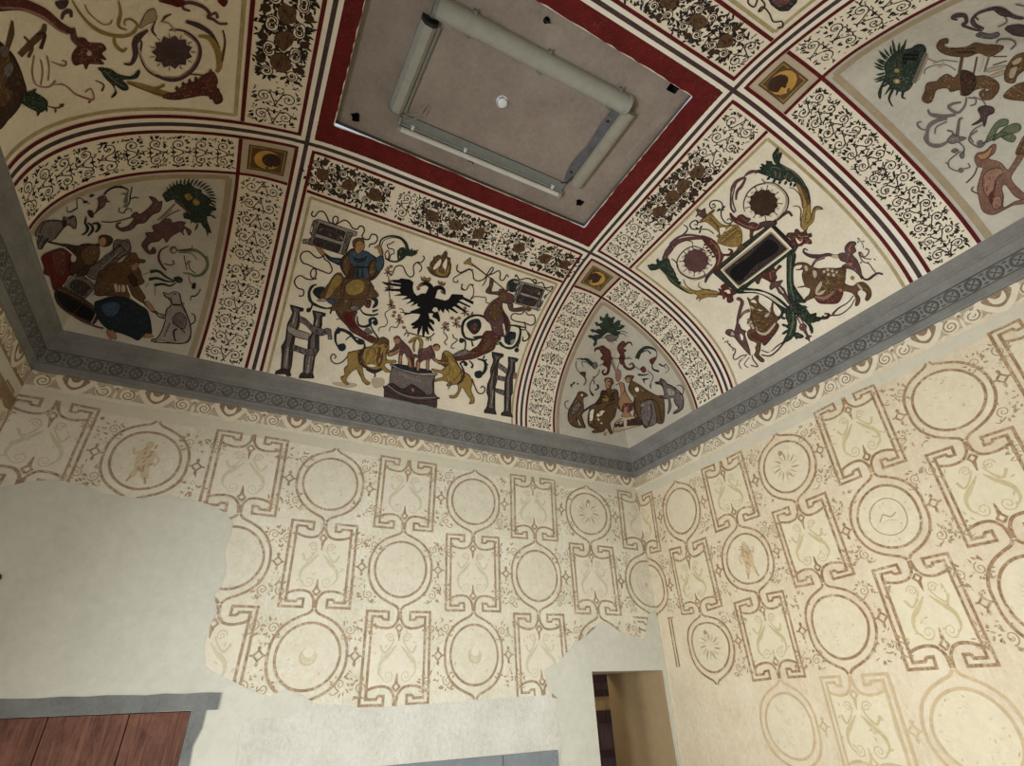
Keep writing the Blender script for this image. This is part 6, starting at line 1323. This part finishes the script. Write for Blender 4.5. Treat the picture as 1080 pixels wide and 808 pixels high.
# ------------------------------------------------------------------ doors and openings of the back wall
M_LINTEL = plaster('lintel_sandstone', (100, 102, 99), (126, 128, 124), 4, .6, speck=(98, 98, 94, .5))
M_LINTEL2 = plaster('blue_grey_lintel', (112, 118, 120), (130, 136, 137), 3, .3)
M_DOOR = wood('red_brown_planks', (78, 46, 36), (122, 84, 66))
door = MB()
x = LD[0]
edges = [-6.75, -6.32, -5.79, -5.35]
pw = MB()
leafd = empty('door_1', ((LD[0] + LD[1]) / 2, .1, 0), kind='structure')
def world_child(o, root):
    o.parent = root; o.location = -root.location; return o
for a, b in zip(edges, edges[1:]):
    B = MB(); B.box((a + .004, .05, 0.01), (b - .004, .1, LD[3] - .006)); world_child(B.build('plank', M_DOOR), leafd)
B = MB(); B.box((LD[0], .1, .01), (LD[1], .13, LD[3])); world_child(B.build('backing', plain('dark_backing', (30, 20, 16), .9)), leafd)  # panel added to stop light between planks, near black so gaps stay dark
B = MB()
rr = random.Random(4); xsj = np.linspace(-7.1, -5.155, 15)
prof_top = 2.137; bot = LD[3]
v = []
for i, xx in enumerate(xsj):
    dz = rr.uniform(-.006, .006) if i not in (0, 14) else 0
    for y in (-.025, .2):
        v += [(xx, y, bot + rr.uniform(-.003, .003)), (xx, y, prof_top + dz)]
B.add(v, [(4 * i + a, 4 * i + 4 + a, 4 * i + 4 + b, 4 * i + b) for i in range(14) for a, b in ((0, 1), (1, 3), (3, 2), (2, 0))] + [(0, 1, 3, 2), (56, 57, 59, 58)])
world_child(B.build('lintel', M_LINTEL, label='grey stone lintel'), leafd)
B = MB(); v = []
zz = np.linspace(0, bot + .0, 17)
for i, z in enumerate(zz):
    w_ = -5.262 + (rr.uniform(-.028, .02) if i < 15 else .02)
    for xx, y in ((-5.352, -.02), (w_, -.02), (w_, .2), (-5.352, .2)): v.append((xx, y, z))
B.add(v, [(4 * i + a, 4 * i + 4 + a, 4 * i + 4 + (a + 1) % 4, 4 * i + (a + 1) % 4) for i in range(16) for a in range(4)] + [(64, 65, 66, 67)])
world_child(B.build('jamb', M_LINTEL, label='grey stone jamb with a chipped edge'), leafd)
# low opening under a blue grey lintel
B = MB(); lt = hitB([(587, 792), (460, 808), (588, 808)])
ztop = 1.51
B.box((-3.75, -.03, 1.36), (-2.42, .3, ztop)); B.box((-2.412, -.03, 1.36), (lt[0][0], .3, ztop))
B.build('trim_5', M_LINTEL2, kind='structure')
B = MB(); B.box((NI[0], .34, NI[2]), (NI[1], .4, NI[3])); B.build('trim_6', M_REVEAL, kind='structure')
# passage beyond the doorway: tan reveal, far room with a dark timber partition
B = MB(); B.box((DW[1] - .012, .02, 0), (DW[1] - .002, T, 2.243)); B.build('wall_passage', M_REVEAL, kind='structure')
B = MB(); B.box((-3.2, 3.0, 0), (3.1, 3.1, 3.2)); B.box((-3.3, 1.0, 0), (-3.2, 3.1, 3.2)); B.box((3.1, 1.0, 0), (3.2, 3.1, 3.2)); B.box((-3.2, 1.0, 3.1), (3.2, 3.1, 3.2)); B.build('wall_far', M_REVEAL, kind='structure')

# ------------------------------------------------------------------ light fittings on the ceiling
ZP = ZC + REC
M_MET = plain('grey_enamel', (158, 160, 150), .38, nscale=12, var=.08); M_MET2 = plain('dull_zinc', (126, 130, 126), .45, .2, 14, .1)
M_TUBE = plain('milky_tube', (206, 208, 196), .35, nscale=8, var=.05); M_DARK = plain('dark_cap', (42, 42, 40), .6)
M_WHITE = plain('white_plastic', (226, 230, 236), .4, nscale=8, var=.03); M_WIRE = plain('grey_wire', (150, 146, 132), .5)
def halfround(r, seg=14, flat=0.0):
    return [(r * math.cos(PI * i / seg), -r * math.sin(PI * i / seg) * 1.0) for i in range(seg + 1)]
def light(name, a, b, r, label, shape, mat):
    root = empty(name, ((a[0] + b[0]) / 2, (a[1] + b[1]) / 2, ZP), label=label, category='ceiling light')
    return root
def rel(o, root): o.parent = root; o.location = -root.location; return o
z = ZP - .035
# long half-round trough near the front
a, b = Vector((-4.83, -3.80, z)), Vector((-2.86, -3.85, z))
R1 = light('ceiling_light', a, b, 0, 'longest grey half-round metal light trough, topmost on the ceiling plaster', 0, 0)
B = MB(); prof = [(p[0] * .088, p[1] * .085) for p in halfround(1)] + [(-.088, .03), (.088, .03)]
B.sweep(prof, a, b); rel(B.build('housing', M_MET), R1)
for e0, sg in ((a, -1), (b, 1)):
    d = (b - a).normalized() * sg
    B = MB(); B.sweep([(p[0] * 1.08, p[1] * 1.08) for p in prof], e0 - d * .012, e0 + d * .02); rel(B.build('end_cap', M_MET if sg > 0 else M_MET2), R1)
for t in (.16, .53, .93):
    for sd in (1, -1):
        c = a + (b - a) * t + Vector((0, sd * .098, .012)); B = MB(); B.box((c.x - .018, c.y - .012, c.z - .02), (c.x + .018, c.y + .012, c.z + .022)); B.tube([(c.x, c.y + sd * .008, c.z), (c.x + .02, c.y + sd * .028, c.z - .012)], .006, 6); rel(B.build('clip', M_MET2), R1)
# left faceted trough
a, b = Vector((-4.865, -2.80, z)), Vector((-4.835, -3.66, z))
R2 = light('ceiling_light', a, b, 0, 'short faceted grey metal light trough on the left, above the cable loop', 0, 0)
prof = [(.07, .03), (.07, -.02), (.034, -.075), (-.034, -.075), (-.07, -.02), (-.07, .03)]
B = MB(); B.sweep(prof, a, b); rel(B.build('housing', M_MET), R2)
for e0, sg, mt in ((a, -1, M_MET2), (b, 1, M_DARK)):
    d = (b - a).normalized() * sg; B = MB(); B.sweep([(p[0] * 1.06, p[1] * 1.06) for p in prof], e0, e0 + d * (.03 if sg > 0 else .015)); rel(B.build('end_cap', mt), R2)
B = MB(); B.sweep([(.012, 0), (.012, -.012), (-.012, -.012), (-.012, 0)], a + Vector((.092, 0, .01)), b + Vector((.092, 0, .01))); rel(B.build('side_rail', M_MET2), R2)
# open trough with a bare tube, nearest the back wall
a, b = Vector((-4.79, -2.665, z)), Vector((-2.88, -2.70, z))
R3 = light('ceiling_light', a, b, 0, 'open grey light fitting with a bare tube and clips, lowest in the photo', 0, 0)
B = MB(); B.sweep([(.075, .03), (.075, .012), (.06, .004), (.0, .0), (-.10, .012), (-.10, .03)], a, b); rel(B.build('reflector', M_MET2), R3)
B = MB(); B.sweep([(-.004, .02), (-.004, -.016), (-.010, -.016), (-.010, .02)], a, b); rel(B.build('rail', M_MET), R3)
B = MB(); B.tube([a + Vector((.03, .042, -.022)), b + Vector((-.03, .042, -.022))], .027, 14); rel(B.build('tube', M_TUBE), R3)
for e0, sg in ((a, -1), (b, 1)):
    B = MB(); d = (b - a).normalized() * sg; B.tube([e0 + Vector((0, .042, -.022)) - d * .03, e0 + Vector((0, .042, -.022)) + d * .004], .03, 12)
    B.sweep([(.08, .03), (.08, -.03), (.0, -.03), (.0, .03)], e0 - d * .004, e0 + d * .008); rel(B.build('lamp_holder', M_MET), R3)
for t in (.07, .37, .93):
    c = a + (b - a) * t; B = MB(); B.box((c.x - .012, c.y - .028, c.z - .03), (c.x + .012, c.y + .0, c.z + .02)); B.box((c.x - .02, c.y - .034, c.z - .018), (c.x + .02, c.y - .026, c.z + .006)); rel(B.build('clip', M_WHITE), R3)
# right pale trough
a, b = Vector((-2.775, -3.80, z + .005)), Vector((-2.775, -2.86, z + .005))
R4 = light('ceiling_light', a, b, 0, 'short plain pale light trough on the right, beside the blue grey stain', 0, 0)
M_PALE = plaster('dusty_enamel', (142, 138, 124), (156, 153, 138), 6, .2)
B = MB(); prof = [(p[0] * .07, p[1] * .06) for p in halfround(1, 8)] + [(-.07, .03), (.07, .03)]
B.sweep(prof, a, b); rel(B.build('housing', M_PALE), R4)
for e0, sg in ((a, -1), (b, 1)):
    d = (b - a).normalized() * sg; B = MB(); B.sweep([(p[0] * 1.05, p[1] * 1.05) for p in prof], e0, e0 + d * .012); rel(B.build('end_cap', M_PALE), R4)
# blue grey patch beside it, laid on the plaster
St = Painter(lambda V2, off: np.stack([V2[:, 0], V2[:, 1], np.full(len(V2), ZP - .0075) - off], 1), grid=.1)
St.poly([(-2.85, -3.8), (-2.93, -3.78), (-2.955, -3.6), (-2.94, -3.3), (-2.97, -3.1), (-2.95, -2.9), (-2.86, -2.8)], paint('blue_grey_stain', (98, 100, 104), .5, ground=(140, 128, 118), fine=30), 0)
for c in ((-2.905, -3.62), (-2.91, -2.95)): St.disc(c, .018, DGREY, 2)
painted('paint_stain', [St], parent=bpy.data.objects['plaster_panel'], label='blue grey stain')
# cable loop
B = MB()
B.tube([(-4.77, -2.78, ZP - .02), (-4.72, -2.80, ZP - .05), (-4.64, -2.86, ZP - .05), (-4.60, -2.96, ZP - .015)], .007, 6)
B.tube([(-4.74, -2.72, ZP - .04), (-4.66, -2.80, ZP - .06), (-4.59, -2.84, ZP - .04), (-4.57, -2.95, ZP - .01)], .006, 6)
o = B.build('cable', M_WIRE); o['label'] = 'grey cable loop between the left and the open light fitting'; o['category'] = 'cable'
B = MB(); B.tube([(-2.95, -2.78, ZP - .02), (-2.90, -2.83, ZP - .05), (-2.87, -2.92, ZP - .03)], .006, 6); o = B.build('cable', M_DARK); o['label'] = 'short dark cable at the right end of the open fitting'; o['category'] = 'cable'
# smoke detector
sd = empty('smoke_detector', (-3.957, -3.312, ZP), label='round white smoke detector in the middle of the ceiling', category='smoke detector')
B = MB(); B.lathe([(.062, .006), (.062, -.014), (.056, -.018)], (-3.957, -3.312, ZP), 28); rel(B.build('base', M_WHITE, smooth=False), sd)
B = MB(); B.lathe([(.050, -.018), (.05, -.03), (.044, -.042), (.026, -.05), (.004, -.052)], (-3.957, -3.312, ZP), 28); rel(B.build('cover', M_WHITE), sd)
for k in (0, 1, 2, 3):
    a0 = k * PI / 2 + .5; B = MB()
    pts = [(-3.957 + .0515 * math.cos(a0 + t), -3.312 + .0515 * math.sin(a0 + t), ZP - .026) for t in np.linspace(0, .9, 7)]
    B.tube(pts, .004, 5); rel(B.build('vent_slot', M_DARK), sd)
# ring hook and wall knob
B = MB(); c = (-3.94, -4.12)
B.tube([(c[0] + .03 * math.cos(t), c[1] + .012 * math.sin(t), ZP - .03 + .03 * math.sin(t)) for t in np.linspace(0, 2 * PI, 14)], .005, 6); B.tube([(c[0], c[1], ZP - .0), (c[0], c[1], ZP + .1)], .006, 6)
o = B.build('ring_hook', M_DARK); o['label'] = 'small dark iron ring in the plaster above the long trough'; o['category'] = 'hook'
B = MB(); c = (-3.96, -2.58)
for dx, dy in ((.03, .02), (-.035, .015), (.01, -.04)): B.tube([(c[0], c[1], ZP + .08), (c[0], c[1], ZP - .005), (c[0] + dx, c[1] + dy, ZP - .02)], .006, 5)
o = B.build('wire_hook', M_DARK); o['label'] = 'small black wire ends poking from a hole below the open fitting'; o['category'] = 'hook'
kx = hitB([(-2, 611)])[0]
B = MB(); B.tube([(kx[0], .02, kx[2]), (kx[0], -.05, kx[2])], .014, 10); B.tube([(kx[0], -.045, kx[2]), (kx[0], -.06, kx[2]), (kx[0], -.085, kx[2]), (kx[0], -.1, kx[2])], [.018, .034, .034, .012], 14)
o = B.build('wall_knob', M_DARK); o['label'] = 'small black knob on the smooth wall at the left edge'; o['category'] = 'knob'
# timber partition seen through the doorway
tp = empty('timber_partition', (1.0, 2.8, 0), label='dark timber partition with a pale board beyond the doorway', category='partition')
M_DW = wood('dark_timber', (42, 24, 20), (74, 46, 36)); M_LW = wood('pale_board', (150, 116, 70), (178, 142, 92), 2); M_MW = wood('brown_timber', (78, 58, 52), (104, 78, 66))
B = MB(); B.box((-1.2, 2.75, 0), (2.8, 2.85, 3.05)); rel(B.build('panel', M_MW), tp)
for zz, h in ((1.1, .08), (1.57, .18), (1.955, .1), (2.17, .13), (2.5, .1)):
    B = MB(); B.box((-1.2, 2.68, zz), (2.8, 2.76, zz + h)); rel(B.build('rail', M_DW), tp)
B = MB(); B.box((-1.2, 2.72, 1.75), (2.8, 2.76, 1.96)); rel(B.build('board', M_LW), tp)
for xx in (-.9, -.3, .25, .7, 1.15, 1.6, 2.1): B = MB(); B.box((xx, 2.69, 0), (xx + .09, 2.75, 1.58)); rel(B.build('post', M_DW), tp)

# ------------------------------------------------------------------ light and camera
def area(name, loc, rot, sx, sy, power, col, spread=PI):
    l = bpy.data.lights.new(name, 'AREA'); l.shape = 'RECTANGLE'; l.size = sx; l.size_y = sy; l.energy = power; l.color = col; l.spread = spread
    o = bpy.data.objects.new(name, l); COL.objects.link(o); o.location = loc; o.rotation_euler = rot; return o
DAY = (1.0, .96, .88)
for i, w in enumerate(WINL):
    area('window_light', (-W - .35, (w[0] + w[1]) / 2, (w[2] + w[3]) / 2), (0, -PI / 2, 0), w[3] - w[2] - .1, w[1] - w[0] - .1, 215 if i == 0 else 120, (.95, .98, 1.0), 2.6)
for i, w in enumerate(WINF):
    area('window_light', ((w[0] + w[1]) / 2, -DEP - .35, (w[2] + w[3]) / 2), (PI / 2, 0, 0), w[1] - w[0] - .1, w[3] - w[2] - .1, 32 if i == 0 else 36, (.94, .97, 1.0), 1.5)
area('far_room_light', (-.6, 2.0, 2.95), (0, 0, 0), 1.2, .8, 16, (1.0, .85, .62))
w = bpy.data.worlds.new('world'); sc.world = w; w.use_nodes = True
w.node_tree.nodes['Background'].inputs[0].default_value = (.75, .85, 1, 1); w.node_tree.nodes['Background'].inputs[1].default_value = .6
cam = bpy.data.cameras.new('camera'); co = bpy.data.objects.new('camera', cam); COL.objects.link(co)
from mathutils import Matrix
M4 = Matrix.Identity(4)
for i in range(3):
    for j in range(3): M4[i][j] = RM[i, j]
    M4[i][3] = CAM[i]
co.matrix_world = M4; cam.sensor_fit = 'HORIZONTAL'; cam.sensor_width = 36; cam.lens = FPX / 1080 * 36; cam.clip_start = .02
sc.camera = co
sc.view_settings.view_transform = 'Standard'; sc.view_settings.look = 'None'; sc.view_settings.gamma = 1; sc.view_settings.exposure = .17
sc.view_settings.use_curve_mapping = False
sc.cycles.use_denoising = True
sc.cycles.max_bounces = 8; sc.cycles.diffuse_bounces = 6
